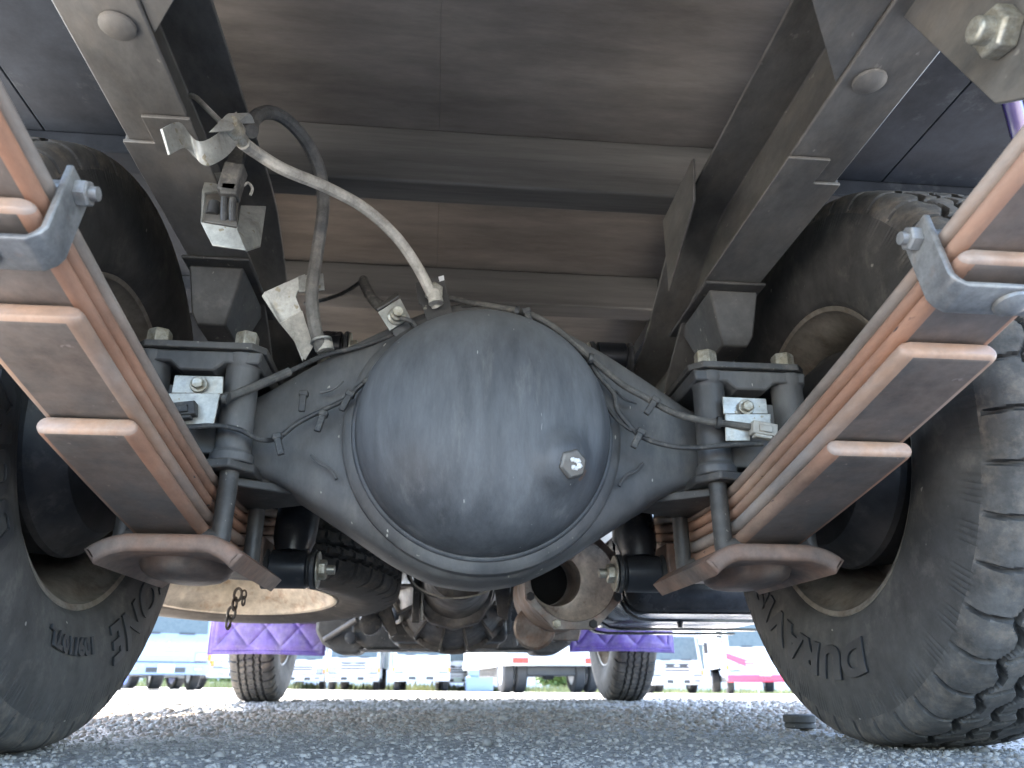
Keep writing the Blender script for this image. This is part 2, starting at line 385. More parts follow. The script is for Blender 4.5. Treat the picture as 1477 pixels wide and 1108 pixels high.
# crossmember flange seen on the right inner side, with bracket
MB().prism([(.975,.775),(1.13,.70),(1.13,.84),(.96,.845)], 'x', .322, .326).obj('side_bracket', railm, T, .001)
for s in (-1,1):
    MB().box((s*.20,1.62,.53),(s*.343,1.70,.70)).obj('frame_stiffener', chassis, T, .006)
MB().lathe([(0,.045),(.69,.045)], (-.345,1.66,.60), (1,0,0), 20).obj('cross_tube', chassis, T)
# bump stop brackets under the rails
for s in (-1,1):
    b = MB()
    def ring(z, x0, x1, y0, y1): return [(s*x0,y0,z),(s*x1,y0,z),(s*x1,y1,z),(s*x0,y1,z)]
    b.add(ring(.6525,.338,.434,1.00,1.20)+ring(.647,.338,.434,1.00,1.20), [(0,1,2,3),(7,6,5,4),(0,4,5,1),(1,5,6,2),(2,6,7,3),(3,7,4,0)])
    b.add(ring(.6465,.350,.428,1.02,1.17)+ring(.578,.366,.419,1.035,1.14)+ring(.563,.372,.412,1.045,1.13), [(0,1,2,3),(0,4,5,1),(1,5,6,2),(2,6,7,3),(3,7,4,0),(4,8,9,5),(5,9,10,6),(6,10,11,7),(7,11,8,4),(11,10,9,8)])
    b.obj('bump_stop', chassis, T, .003)

# ---- leaf springs
def leaf_path(y, off):
    d = max(0., abs(y-AY)-.09)
    return .250 + .15*d + .06*d*d + off*(1-.0*d)
def leaf_mesh(y0, y1, off, t, wd=.0460, tip=.012):
    # cross-section: flat faces with rounded sides
    hs = [(wd-.010,0),(wd-.0052,.05*t),(wd-.0020,.20*t),(wd-.0003,.38*t),(wd-.0003,.62*t),(wd-.0020,.80*t),(wd-.0052,.95*t),(wd-.010,t)]
    sec = hs+[(-x,h) for x,h in hs[::-1]]
    n = len(sec); m = 48; ys = [y0,y0+.0012,y0+.0035]+[y0+.007+(y1-y0-.014)*i/(m-6) for i in range(m-5)]+[y1-.0035,y1-.0012,y1]; vs = []
    for i, y in enumerate(ys):
        z = leaf_path(y, off); dz = (leaf_path(y+.01, off)-leaf_path(y-.01, off))/.02; nrm = Vector((0,-dz,1)).normalized()
        e_ = min(i, m-i); kk = (.50,.78,.94,1)[min(e_,3)]; sg = 1 if i < m/2 else -1
        for x, h in sec:
            hh = t*.5+(h-t*.5)*kk; xr = x*(.955,.978,.992,1)[min(e_,3)]
            arc = -sg*.010*(1-(x/wd)**2)*max(0, 1-e_/8)
            vs.append(Vector((xr, y+arc, z))+nrm*hh)
    fs = [tuple(range(n)), tuple(range(m*n, m*n+n))]
    for j in range(m):
        for i in range(n): k = (i+1)%n; fs.append((j*n+i, j*n+k, (j+1)*n+k, (j+1)*n+i))
    return MB().add(vs, fs)
TH5, TH4, TH3 = .0185, .0175, .0150
offs = [0, TH5+.0008, TH5+TH4+.0016, TH5+TH4+TH3+.0024, TH5+TH4+2*TH3+.0032]
SPX = .387
springgrey = mat('greyed_spring', (.24,.20,.17), .55, col2=(.33,.22,.16), scale=6, dust=(.30,.27,.24), dust_amt=.4, bump=.2, bscale=55, stretch=(1,.35,1))
springpale = mat('pale_worn_spring', (.36,.23,.16), .5, col2=(.27,.24,.22), scale=5, lo=.45, hi=.6, dust=(.36,.30,.25), dust_amt=.3, bump=.2, bscale=55, stretch=(1,.35,1))
leafflat = mat('leaf_flat_dark', (.10,.094,.088), .6, col2=(.18,.14,.115), scale=7, lo=.4, hi=.62, dust=(.17,.125,.10), dust_amt=.4, bump=.2, bscale=50, speck=(.25,.2,.17), speck_at=.75)
def split_faces(o):
    me = o.data; me.materials.append(leafflat); me.materials.append(springpale); n = 16
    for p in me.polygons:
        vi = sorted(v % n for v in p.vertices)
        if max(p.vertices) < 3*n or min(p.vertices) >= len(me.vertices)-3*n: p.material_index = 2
        elif len(vi) == 4 and (vi == [0,0,15,15] or vi == [7,7,8,8]): p.material_index = 1  # flat top and bottom faces get a darker grey-brown than the edges
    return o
def spring(s):
    r = empty('leaf_spring', (s*SPX,0,0), parent=T)
    ranges = [(.722,1.458,offs[0],TH5),(.577,1.603,offs[1],TH4),(.482,1.70,offs[2],TH3),(.16,1.98,offs[3],TH3),(.10,2.08,offs[4],TH3)]
    for y0,y1,o,t in ranges:
        lm = springgrey if o == offs[4] else springpale if o == offs[1] else springm
        split_faces(leaf_mesh(y0,y1,o,t).obj('leaf', lm, r, angle=50))
    for y in (.085, 2.095):
        z = leaf_path(y, offs[4])+.022
        MB().lathe([(-.039,.03),(.039,.03)], (0,y,z), (1,0,0), 24).obj('spring_eye', springm, r)
    # clips, rear and front
    for yc, sg in ((.505,1),(1.675,-1)):
        z = leaf_path(yc, offs[2]); dz = (leaf_path(yc+.01,0)-leaf_path(yc-.01,0))/.02
        c = MB(); a = .0515; zt = .055; z -= .007
        path = [(-a,zt+.012)]+[(-a,.004)]+[(-a+.003,-.002),(-a+.009,-.0065)]+[(a-.009,-.0065),(a-.003,-.002)]+[(a,.004),(a,zt+.012)]
        c.strip(path, .0055, 'y', -.017, .017)
        M = Matrix.Translation((0,yc,z)) @ Matrix.Rotation(math.atan(dz), 4, 'X')
        c.v = [tuple(M@Vector(p)) for p in c.v]; c.obj('spring_clip', clipm, r, .0015)
        b = MB().cyl(M@Vector((-a-.0175,0,zt)), M@Vector((a+.0175,0,zt)), .0055, 12)
        b.hexnut(M@Vector((-s*(a+.003),0,zt)), M@Vector((-s*(a+.012),0,zt)), .0105)
        b.lathe([(0,.009),(.09,.009)], M@Vector((-.045,0,zt)), (1,0,0), 14); b.obj('clip_bolt', clipm, r)
        MB().lathe([(0,.0145),(.003,.014),(.0065,.009),(.0085,.003)], M@Vector((.004,0,-.0095)), M.to_3x3()@Vector((0,0,-1)), 18).obj('clip_rivet', clipm, r)
    return r
springs = [spring(s) for s in (-1,1)]
# spring hanger brackets behind (seen at the top right edge) with its big nut
for s in (-1,1):
    h = empty('spring_hanger', parent=T)
    if s == 1:
        MB().prism([(.525,.70),(.437,.497),(.405,.475),(.365,.475),(.33,.50),(.26,.62),(.26,.70)], 'x', .362, .368).obj('hanger_plate', railm, h, .001)
        MB().hexnut((.3615,.409,.540),(.346,.409,.540), .0195, (0,.3,1)).lathe([(0,.011),(.026,.0105),(.028,.008)], (.362,.409,.540), (-1,0,0), 18).obj('hanger_nut', nutm, h, .001)
        MB().hexnut((.3615,.385,.498),(.352,.385,.498), .012).obj('hanger_nut', railm, h, .001)
    for xx in (s*.325, s*.43):
        a, b = sorted((xx, xx+.005)); MB().prism([(.20,.665),(.14,.49),(.05,.49),(.0,.665)], 'x', a, b).obj('shackle_plate', railm, h, .001)

# ---- rear axle
RA = empty('rear_axle', parent=T)
cx0, cz0 = 0.0, .392
def housing():
    # loft along X: low and high edge of the banjo at each station
    lo = [(-.345,.330),(-.30,.345),(-.274,.330),(-.196,.286),(-.119,.237),(-.053,.207),(0,.200),(.067,.213),(.154,.252),(.224,.296),(.293,.342),(.345,.330)]
    lo = [(-.36,.338),(-.315,.345),(-.274,.333),(-.196,.285),(-.119,.235),(-.06,.208),(0,.200),(.06,.208),(.119,.235),(.196,.285),(.274,.333),(.315,.345),(.36,.338)]
    hi = [(-.36,.442),(-.315,.452),(-.274,.483),(-.196,.535),(-.119,.577),(-.06,.606),(0,.615),(.06,.606),(.119,.577),(.196,.535),(.274,.483),(.315,.452),(.36,.442)]
    dp = [(-.36,.055),(-.28,.058),(-.2,.066),(-.1,.078),(0,.08),(.1,.078),(.2,.066),(.28,.058),(.36,.055)]
    f = lambda T_, x: float(np.interp(x, [a for a,b in T_], [b for a,b in T_]))
    mb = MB(); ns = 72; nr = 32; vs = []
    for i in range(ns+1):
        x = -.36+.72*i/ns
        h0 = sum(f(lo,x+d) for d in (-.014,0,.014))/3; h1 = sum(f(hi,x+d) for d in (-.014,0,.014))/3; d0 = f(dp,x); zc = (h0+h1)/2; hh = (h1-h0)/2
        for k in range(nr):
            a = 2*pi*k/nr; c_, s_ = cos(a), sin(a); e = .28
            vs.append((x, AY+d0*math.copysign(abs(c_)**e, c_), zc+hh*math.copysign(abs(s_)**e, s_)))
    fs = [tuple(range(nr)), tuple(range(ns*nr, ns*nr+nr))]
    for j in range(ns):
        for k in range(nr): l = (k+1)%nr; fs.append((j*nr+k, j*nr+l, (j+1)*nr+l, (j+1)*nr+k))
    mb.add(vs, fs)
    mb.cyl((-.5,AY,AZ),(.5,AY,AZ), .056, 28)
    # raised seat ring round the cover
    mb.lathe([(-.03,.196),(.004,.192),(.009,.186),(.010,.172)], (.004,AY-.0745,.402), (0,-1,0), 72)
    mb.obj('axle_housing', axlem, RA, angle=40)
housing()
def cover():
    cx, cz = .004, .404; R = .174; y0 = AY-.084
    mb = MB(); nr = 30; na = 84; vs = []
    px, pz = .104, .336
    for i in range(nr+1):
        u = i/nr
        for k in range(na):
            a = 2*pi*k/na; ang = u*pi/2
            r = R*sin(ang)**.92; h = .098*cos(ang)**.85
            x = cx+r*cos(a); z = cz+r*sin(a)*1.0
            d = math.hypot(x-px, z-pz); h += .022*math.exp(-(d/.036)**4)*(1 if u < .97 else 0)
            vs.append((x, y0-h, z))
    fs = []
    for j in range(nr):
        for k in range(na): l = (k+1)%na; fs.append((j*na+k, j*na+l, (j+1)*na+l, (j+1)*na+k))
    mb.add(vs, fs)
    # weld lip
    mb.tube([(cx+(R+.001)*cos(2*pi*k/40), y0-.001, cz+(R+.001)*sin(2*pi*k/40)) for k in range(40)], .0045, 8, 3, True)
    o = mb.obj('differential_cover', coverm, RA, angle=60)
    yb = y0-.098*.62-.024
    p = Vector((px,yb+.006,pz)); dr = Vector((.30,-1,-.22)).normalized()
    MB().lathe([(0,.026),(.008,.026),(.011,.022)], p-dr*.002, dr, 28).obj('plug_boss', padm, RA)
    pl = MB().hexnut(p+dr*.008, p+dr*.022, .0195, (0.2,0,1)); pl.obj('drain_plug', mat('plug_steel', (.12,.115,.105), .45, .4, col2=(.2,.19,.17), scale=60, bump=.2), RA, .001)
    wm = MB(); q = p+dr*.0223; u = dr.orthogonal().normalized(); v_ = dr.cross(u)
    for k in range(6):
        a = k*.8; pts = [q+u*(.009*cos(a+t))+v_*(.009*sin(a+t)) for t in (0,.45,.9)]
        wm.tube([q+(c_-q)*random.uniform(.45,.95) for c_ in pts], [random.uniform(.0015,.0025),random.uniform(.003,.0042),random.uniform(.0015,.0025)], 8, 3)
    wm.obj('paint_mark', whitep, RA)
cover()
# irregular weld beads along the housing seams
def weld(pts, r=.0045):
    mb = MB(); mb.tube(pts, [r*random.uniform(.7,1.3) for _ in pts], 8, 5); mb.obj('weld_bead', axlem, RA)
for s in (-1,1):
    pts = [(s*(.215+.11*t), AY-.071+.012*t, .392+s*0+.012*sin(7*t)-.035*(1-t)*0) for t in np.linspace(0,1,12)]
    weld([(s*.190,AY-.081,.33),(s*.200,AY-.080,.345),(s*.214,AY-.079,.352),(s*.226,AY-.0775,.364)], .0022)
    weld([(s*.192,AY-.081,.47),(s*.204,AY-.080,.458),(s*.222,AY-.0785,.452)], .002)
def smooth2(p, k):
    P_ = [Vector(q) for q in p]; n = len(P_); out = []
    for i in range(n-1):
        a, b, c, d = P_[max(i-1,0)], P_[i], P_[i+1], P_[min(i+2,n-1)]
        for j in range(k):
            t = j/k; out.append(.5*((2*b)+(c-a)*t+(2*a-5*b+4*c-d)*t*t+(3*b-a-3*c+d)*t**3))
    return out+[P_[-1]]
# spring seats, U-bolts and pads
for s in (-1,1):
    X0 = s*.3805
    seat = MB()
    for dx in (-s*.0545,s*.0625):
        for y in (AY-.088, AY+.088):
            seat.lathe([(0,.028),(.012,.028),(.016,.0235),(.13,.022),(.137,.026),(.15,.026)], (X0+dx,y,.345), (0,0,1), 22)
    seat.box((X0-.05,AY-.085,.36),(X0+.05,AY+.085,.455))
    seat.obj('spring_seat', axlem, RA, .002)
    plate = MB().prism([(X0-.086,AY-.10),(X0-.07,AY-.118),(X0+.07,AY-.118),(X0+.086,AY-.10),(X0+.086,AY+.10),(X0+.07,AY+.118),(X0-.07,AY+.118),(X0-.086,AY+.10)], 'z', .496, .506); plate.obj('u_bolt_plate', chassis, RA, .0015)
    cap = MB().prism([(X0-.083,.495),(X0+.083,.495),(X0+.080,.478),(X0+.035,.478),(X0+.022,.466),(X0-.022,.466),(X0-.035,.478),(X0-.080,.478)], 'y', AY-.112, AY+.112); cap.obj('seat_cap', axlem, RA, .003)
    foot = MB().prism([(X0-.085,AY-.085),(X0-.06,AY-.118),(X0-.028,AY-.108),(X0+.028,AY-.108),(X0+.06,AY-.118),(X0+.085,AY-.085),(X0+.085,AY+.085),(X0+.05,AY+.115),(X0-.05,AY+.115),(X0-.085,AY+.085)], 'z', .335, .347); foot.obj('seat_foot', chassis, RA, .0025)
    MB().prism([(X0-s*.04,AY-.08),(X0-s*.13,AY-.02),(X0-s*.13,AY+.05),(X0-s*.04,AY+.1)], 'z', .322, .334).obj('seat_rib', chassis, RA, .002)
    for y in (AY-.088, AY+.088):
        u = MB().tube([(X0+s*dx,y,z) for dx,z in ((-.0545,.527),(-.0545,.40),(-.0545,.262),(-.050,.250),(0,.2485),(.058,.250),(.0625,.262),(.0625,.40),(.0625,.527))], .0122, 16, 4)
        u.obj('u_bolt', chassis, RA)
        for dx in (-s*.0545,s*.0625):
            MB().lathe([(0,.0165),(.021,.0165),(.025,.0145)], (X0+dx,y,.5065), (0,0,1), 6).obj('u_bolt_nut', nutm, RA, .001)
    # dished bottom plate under the leaves
    # inner side curves down and inwards
    i_ = -s
    path = [(X0-i_*.084,.219),(X0-i_*.071,.2285),(X0-i_*.053,.2345),(X0-i_*.033,.2365),(X0+i_*.043,.2365),(X0+i_*.060,.2335),(X0+i_*.074,.2265),(X0+i_*.088,.2155)]
    if s > 0: path = path[::-1]
    path = smooth2(path, 3)
    MB().rstrip(path, .022, 'y', AY-.13, AY+.13, .0055).obj('spring_pad', padm, RA, angle=50)
    bz = [(0,.0),(.0,.030),(.004,.044),(.010,.052),(.020,.056)]
    ob = MB().lathe([(h,r) for h,r in bz], (0,0,0), (0,0,1), 36).obj('pad_boss', padm, RA, angle=60); ob.location = (X0-i_*.006,AY+.0,.206); ob.scale = (1.0,1.7,1)
# shock absorbers
for s in (-1,1):
    sh = empty('shock_absorber', parent=T)
    e = Vector((s*.293,1.31,.253)); tp = Vector((s*.285,1.42,.70)); d = (tp-e).normalized()
    MB().lathe([(.025,.027),(.05,.034),(.07,.0355),(.30,.0355),(.31,.032)], e, d, 28).obj('shock_body', shockm, sh)
    MB().lathe([(.31,.012),(.44,.012)], e, d, 14).obj('shock_rod', nutm, sh)
    for p in (e, tp):
        MB().lathe([(-.03,.028),(-.028,.031),(.028,.031),(.03,.028)], p, (1,0,0), 26).obj('shock_eye', shockm, sh)
        b = MB().lathe([(-.044,.024),(-.042,.032),(-.036,.032),(-.032,.025),(.032,.025),(.036,.032),(.042,.032),(.044,.024)], p, (1,0,0), 24); b.obj('bushing', bushm, sh)
        n = MB().lathe([(0,.030),(.003,.030)], p+Vector((-s*.0445,0,0)), (-s,0,0), 22)
        n.hexnut(p+Vector((-s*.047,0,0)), p+Vector((-s*.060,0,0)), .0165); n.lathe([(0,.008),(.028,.008)], p+Vector((-s*.045,0,0)), (-s,0,0), 14); n.obj('shock_nut', nutm, sh, .001)
    MB().box(tuple(min(a,b) for a,b in zip((s*.33,1.27,.235),(s*.352,1.35,.30))), tuple(max(a,b) for a,b in zip((s*.33,1.27,.235),(s*.352,1.35,.30)))).obj('shock_bracket', padm, sh, .003)

# ---- wheels
def tyre(nu, nv, R, hw, knobby, pitch_n):
    rb = .227 if knobby else .22
    prof = [(-.078,.220),(-.086,.224),(-.092,.240),(-.100,.275),(-.102,.300),(-.0975,.330),(-.0925,.350),(-.087,.365),(-.078,.3735),(-.06,.376),(-.03,.3778),(0,.3782)]
    prof = [(x*hw/.1, rb+(r-.22)*(R-rb)/.158) for x, r in prof]
    prof += [(-x, r) for x, r in prof[-2::-1]]
    P_ = np.array(prof); seg = np.hypot(*np.diff(P_, axis=0).T); cs = np.concatenate([[0], np.cumsum(seg)])
    L_ = cs[-1]; c0 = L_*.275; c1 = L_*.725
    s_ = np.concatenate([np.linspace(0, c0, int(nv*.18), endpoint=False), np.linspace(c0, c1, int(nv*.64), endpoint=False), np.linspace(c1, L_, nv-int(nv*.18)-int(nv*.64))])
    # smooth the profile
    ss = np.linspace(0, L_, 400); xx = np.interp(ss, cs, P_[:,0]); rr = np.interp(ss, cs, P_[:,1])
    k = np.ones(21)/21
    def sm(a): b = np.pad(a, 10, mode='reflect', reflect_type='odd'); return np.convolve(b, k, 'valid')
    xx = sm(xx); rr = sm(rr)
    x = np.interp(s_, ss, xx); r = np.interp(s_, ss, rr)
    dx = np.gradient(x, s_); dr = np.gradient(r, s_); nn = np.hypot(dx, dr); nx, nr_ = -dr/nn, dx/nn
    th = np.linspace(0, 2*pi, nu, endpoint=False)
    TH_, X_ = np.meshgrid(th, x, indexing='ij'); SS = np.broadcast_to(s_, TH_.shape); RR = np.broadcast_to(r, TH_.shape)
    arc = TH_*R; pl = 2*pi*R/pitch_n; ph = arc/pl
    def groove(d, wd): return 1-np.clip((np.abs(d)-wd*.5)/(.0016), 0, 1)
    tri = lambda t: 2*np.abs(t-np.floor(t+.5))*2-1
    g = np.zeros_like(TH_)
    c_x = hw*.92
    q1 = c_x*.52; q2 = c_x*.17
    if knobby:
        for sg in (-1,1):
            g = np.maximum(g, groove(X_-sg*q1-.005*np.clip(tri(ph)*1.8,-1,1), .006))
            g = np.maximum(g, groove(X_-sg*q2-.005*np.clip(tri(ph+.5)*1.8,-1,1), .0055))
        sh = (np.abs(X_) > q1+.001)
        lat = (ph+.06*tri(ph*1.0+X_*9)) % 1; lat = np.minimum(lat, 1-lat)*pl
        shoulder = np.clip((SS-c0*1.03)/(.010), 0, 1)*np.clip((L_-c0*1.03-SS)/(.010), 0, 1)
        g = np.maximum(g, groove(lat, .0046)*(sh)*shoulder*.85)
        mid = (np.abs(X_) <= q1-.001)
        lat2 = (ph+.5+X_*10) % 1; lat2 = np.minimum(lat2, 1-lat2)*pl
        g = np.maximum(g, groove(lat2, .0035)*mid*.75)
        lat3 = (ph+.0+X_*10) % 1; lat3 = np.minimum(lat3, 1-lat3)*pl
        g = np.maximum(g, groove(lat3, .0016)*(np.abs(X_) < q2)*.5)
        # sipes on the shoulder blocks
        si = (ph*7) % 1; si = np.minimum(si, 1-si)*pl/7
        band = ((SS > c0*.86) & (SS < c0*1.05)) | ((SS < L_-c0*.86) & (SS > L_-c0*1.05))
        g = np.maximum(g, .10*(si < .0011)*band*((ph % 1) > .2)*((ph % 1) < .85))
        dep = .0095
    else:
        for c_ in (-.045,-.017,.017,.045):
            g = np.maximum(g, groove(X_-c_*hw/.1-.0025*np.clip(tri(ph*1.5+c_*30)*2,-1,1), .0055))
        l2 = (ph*1.5+X_*6) % 1; l2 = np.minimum(l2, 1-l2)*pl/1.5
        g = np.maximum(g, groove(l2, .0018)*(np.abs(X_) < .05)*.6)
        l3 = ph % 1; l3 = np.minimum(l3, 1-l3)*pl
        g = np.maximum(g, groove(l3, .003)*(np.abs(X_) > .055)*(SS > c0*.97)*(SS < L_-c0*.97)*.7)
        dep = .009
    disp = -g*dep*(RR-.22 > .0)
    # raised rings on the sidewall
    for rc, hgt, wd in ((.222+(R-.22)*.70,.0011,.0016),(.222+(R-.22)*.77,.0009,.0013),(.222+(R-.22)*.10,.0012,.003)):
        disp = disp+hgt*np.exp(-((RR-rc)/wd)**2)*(np.abs(X_) > hw*.82)
    disp = disp + .0006*np.sin(TH_*3+X_*20)
    X2 = X_+nx*disp; R2 = RR+nr_*disp
    rb_ = np.random.default_rng(5)
    low = rb_.normal(0, 1, (pitch_n*3, 14)); ii = ((TH_/(2*pi))*pitch_n*3).astype(int) % (pitch_n*3); jj = np.clip(((X_/hw*.5+.5)*14).astype(int), 0, 13)
    R2 = R2+np.where((SS > c0) & (SS < L_-c0) & (g < .5), low[ii, jj]*.00028, 0)
    # flat contact patch
    Z = -R2*np.cos(TH_); Y = R2*np.sin(TH_)
    Z = np.maximum(Z, -R+.0005)
    V = np.stack([X2, Y, Z], -1).reshape(-1,3)
    nvv = len(s_); i = np.arange(nu)[:,None]; j = np.arange(nvv-1)[None,:]; i2 = (i+1)%nu
    Fq = np.stack([i*nvv+j, i*nvv+j+1, i2*nvv+j+1, i2*nvv+j], -1).reshape(-1,4)
    me = bpy.data.meshes.new('tyre'); me.vertices.add(len(V)); me.vertices.foreach_set('co', V.ravel())
    me.loops.add(Fq.size); me.loops.foreach_set('vertex_index', Fq.ravel().astype(np.int32))
    me.polygons.add(len(Fq)); me.polygons.foreach_set('loop_start', (np.arange(len(Fq))*4).astype(np.int32))
    me.update(calc_edges=True); me.shade_smooth(); me.set_sharp_from_angle(angle=radians(38)); me.materials.append(rubber); me.materials.append(treadm)
    fx = (RR-np.abs(RR-R2)); top = (SS > c0*1.0) & (SS < L_-c0*1.0) & (g < .3)
    mi = (top & np.roll(top,-1,0))[:, :-1] & top[:, 1:]
    me.polygons.foreach_set('material_index', mi.reshape(-1).astype(np.int32))
    return me, (np.array(xx), np.array(rr))
near_me, near_prof = tyre(1300, 130, .398, .1, True, 44)
front_me, _ = tyre(620, 90, .378, .1, False, 46)
def plain_parts(parent, m_rim, drum=True):
    rim = MB().lathe([(-.079,.226),(-.083,.222),(-.080,.216),(-.070,.2145),(-.058,.205),(-.040,.190),(-.02,.182),(.045,.180),(.050,.165),(.052,.10),(.052,.06),(.060,.06),(.06,.17),(.07,.205),(.080,.215),(.083,.226),(.078,.226),(.066,.212),(.02,.186),(-.02,.186),(-.066,.212),(-.079,.226)], (0,0,0), (1,0,0), 72, caps=False)
    rim.obj('rim', m_rim, parent, angle=30)
    if drum:
        d = MB().lathe([(.05,.12),(.045,.150),(.0,.157),(-.035,.160),(-.048,.164),(-.056,.162),(-.066,.150),(-.078,.142),(-.092,.130),(-.098,.10),(-.100,.072),(-.115,.066),(-.15,.060)], (0,0,0), (1,0,0), 56)
        d.lathe([(-.096,.085),(-.106,.085),(-.110,.080)], (0,0,0), (1,0,0), 40)
        for k in range(8):
            a = 2*pi*k/8; d.hexnut((-.106,.074*cos(a),.074*sin(a)),(-.116,.074*cos(a),.074*sin(a)), .009)
        d.obj('brake_drum', drumm, parent, angle=30)
def wheel(X, Y, me, flip, name='wheel'):
    r = empty(name, (X,Y,AZ if me is front_me else WZ), (0,0,pi if flip else 0), parent=T)
    t = bpy.data.objects.new('tyre', me); C.objects.link(t); t.parent = r
    plain_parts(r, rimm)
    if me is near_me:
        for c_ in r.children:
            if c_.name.startswith('rim'): c_.scale = (1,1.032,1.032)
    return r
def lettering(parent, text, r0, size, ang0, prof, squeeze=1.0):
    """text moulded on the inboard sidewall; ang0: angle of text centre measured from straight down, positive towards +Y(local)"""
    cu = bpy.data.curves.new('t', 'FONT'); cu.body = text; cu.size = size*1.38; cu.extrude = .0009; cu.bevel_depth = .0005; cu.align_x = 'CENTER'; cu.offset = .0012 if size < .03 else .0026; cu.space_character = 1.12
    ob = bpy.data.objects.new('t', cu); C.objects.link(ob); bpy.context.view_layer.update()
    me = bpy.data.meshes.new_from_object(ob); C.objects.unlink(ob); bpy.data.objects.remove(ob)
    bm = bmesh.new(); bm.from_mesh(me)
    bmesh.ops.subdivide_edges(bm, edges=[e for e in bm.edges if e.calc_length() > .008], cuts=2)
    bmesh.ops.triangulate(bm, faces=bm.faces[:])
    xx, rr = prof; h = len(xx)//2; half_r = rr[:h]; half_x = xx[:h]
    for v in bm.verts:
        x, y, z = v.co
        rad = r0+y; a = x*squeeze/(r0+size*.5)
        sx = float(np.interp(rad, half_r[20:], half_x[20:]))   # inboard sidewall x at this radius
        # seen from inboard (-x side) text reads left to right clockwise
        ang = ang0 + a
        v.co = (sx - .0021 - z, rad*sin(ang), -rad*cos(ang))
    bm.to_mesh(me); bm.free(); me.name = 'sidewall_lettering'; me.materials.clear(); me.materials.append(letterm)
    me.shade_smooth(); me.set_sharp_from_angle(angle=radians(30))
    o = bpy.data.objects.new('sidewall_lettering', me); C.objects.link(o); o.parent = parent; return o
WX = .603; WZ = .398; WY = 1.078
wr = wheel(WX, WY, near_me, False); wl = wheel(-WX, WY, near_me, True)
lettering(wr, 'DURAVIS', .272, .042, radians(21), near_prof, 1.42)
lettering(wl, 'BRIDGESTONE', .266, .052, radians(-74), near_prof, 1.04)
lettering(wl, '109/107L', .266, .020, radians(3), near_prof, 1.15)
lettering(wl, 'DURAVIS', .272, .041, radians(80), near_prof, 1.22)
for s in (-1,1):
    r = wheel(.845 if s > 0 else -.825, 3.85, front_me, s < 0); r.name = 'front_wheel' if s < 0 else 'front_wheel.001'

# ---- spare wheel hanging ahead of the axle on the left
SW = empty('spare_wheel', (-.505,1.88,.335), (0,radians(90),0), parent=T)
SW.rotation_euler = (Matrix.Rotation(radians(-4.5),3,'X') @ Matrix.Rotation(radians(-90),3,'Y')).to_euler()
t = bpy.data.objects.new('tyre', front_me); C.objects.link(t); t.parent = SW; t.scale = (.85,.98,.98)
plain_parts(SW, creamrim, False)
for ch in SW.children:
    if ch.name.startswith('rim'):
        ch.scale = (.92,1,1)
ch = empty('spare_chain', parent=T)
p0 = at(343,858,Y=1.70)
for k in range(4):
    c_ = p0+Vector((-.004*k,0,-.0185*k)); mb = MB()
    L2 = .014; rr_ = .0075; pts = []
    for a in np.linspace(0,2*pi,12,endpoint=False):
        q = Vector((rr_*cos(a), 0, L2*sin(a)*.9)); 
        if k % 2: q = Vector((rr_*.3*cos(a), rr_*cos(a), L2*sin(a)*.9))
        pts.append(c_+q)
    mb.tube(pts, .003, 6, 2, True); mb.obj('chain_link', chainm, ch)
for k in range(2):
    c_ = p0+Vector((.012+.001*k,0,-.0125*k)); mb = MB(); mb.tube([c_+Vector((.005*cos(a)*(1-.6*k), .004*k*cos(a), .009*sin(a))) for a in np.linspace(0,2*pi,12,endpoint=False)], .0021, 6, 2, True); mb.obj('chain_link', chainm, ch)

# ---- gearbox, engine sump and front cross member
GB = empty('gearbox', parent=T)
gy = 2.25; gc = Vector((.002,gy,.34))
bell = MB().lathe([(0,.115),(.03,.125),(.10,.15),(.16,.168),(.165,.182),(.185,.182),(.19,.17),(.26,.17)], gc, (0,1,0), 40)
bell.lathe([(-.35,.05),(-.34,.075),(-.12,.085),(0,.11)], gc, (0,1,0), 28)
for k in range(14):
    a = 2*pi*k/14; u = Vector((cos(a),0,sin(a))); v_ = Vector((-sin(a),0,cos(a)))
    M = basis(gc+u*.135+Vector((0,.09,0)), u, Vector((0,1,0)))
    bell.box((-.05,-.075,-.003),(.045,.075,.003), M)
bell.obj('bell_housing', castalu, GB, angle=30)
for k in range(16):
    a = 2*pi*(k+.5)/16; p = gc+Vector((.172*cos(a),.165,.172*sin(a)))
    MB().hexnut(p, p+Vector((0,-.014,0)), .009).obj('bell_bolt', castalu, GB)
for k in range(9):
    a = pi+pi*k/8; p = gc+Vector((.120*cos(a),.03,.120*sin(a)))
    MB().hexnut(p, p+Vector((0,-.014,0)), .008).obj('bell_bolt', castalu, GB)
MB().prism([(-.11,.335),(-.105,.285),(-.07,.235),(0,.215),(.07,.235),(.10,.285),(.11,.335)], 'y', gy-.06, gy+.02).obj('gearbox_case', castalu, GB, .006)
MB().box((-.115,gy-.09,.23),(-.095,gy-.05,.37)).obj('mount_bracket', chassis, GB, .002)
MB().box((-.093,gy-.085,.235),(-.085,gy-.055,.375)).obj('mount_plate', zinc, GB, .002)
MB().prism([(.105,.36),(.155,.36),(.145,.24),(.118,.25)], 'y', gy-.07, gy-.06).obj('mount_bracket', castalu, GB, .002)
MB().box((-.19,2.45,.195),(.17,2.8,.30)).obj('oil_pan', chassis, GB, .02, seg=3)
MB().prism([(-.17,.200),(.16,.200),(.15,.180),(-.16,.180)], 'y', 2.60, 2.64).obj('pan_rim', castalu, GB, .004)
XM = empty('front_cross_member', parent=T)
MB().prism([(-.36,.235),(-.30,.195),(.34,.195),(.42,.235),(.42,.30),(-.36,.30)], 'y', 3.05, 3.17).obj('cross_bar', chassis, XM, .01)
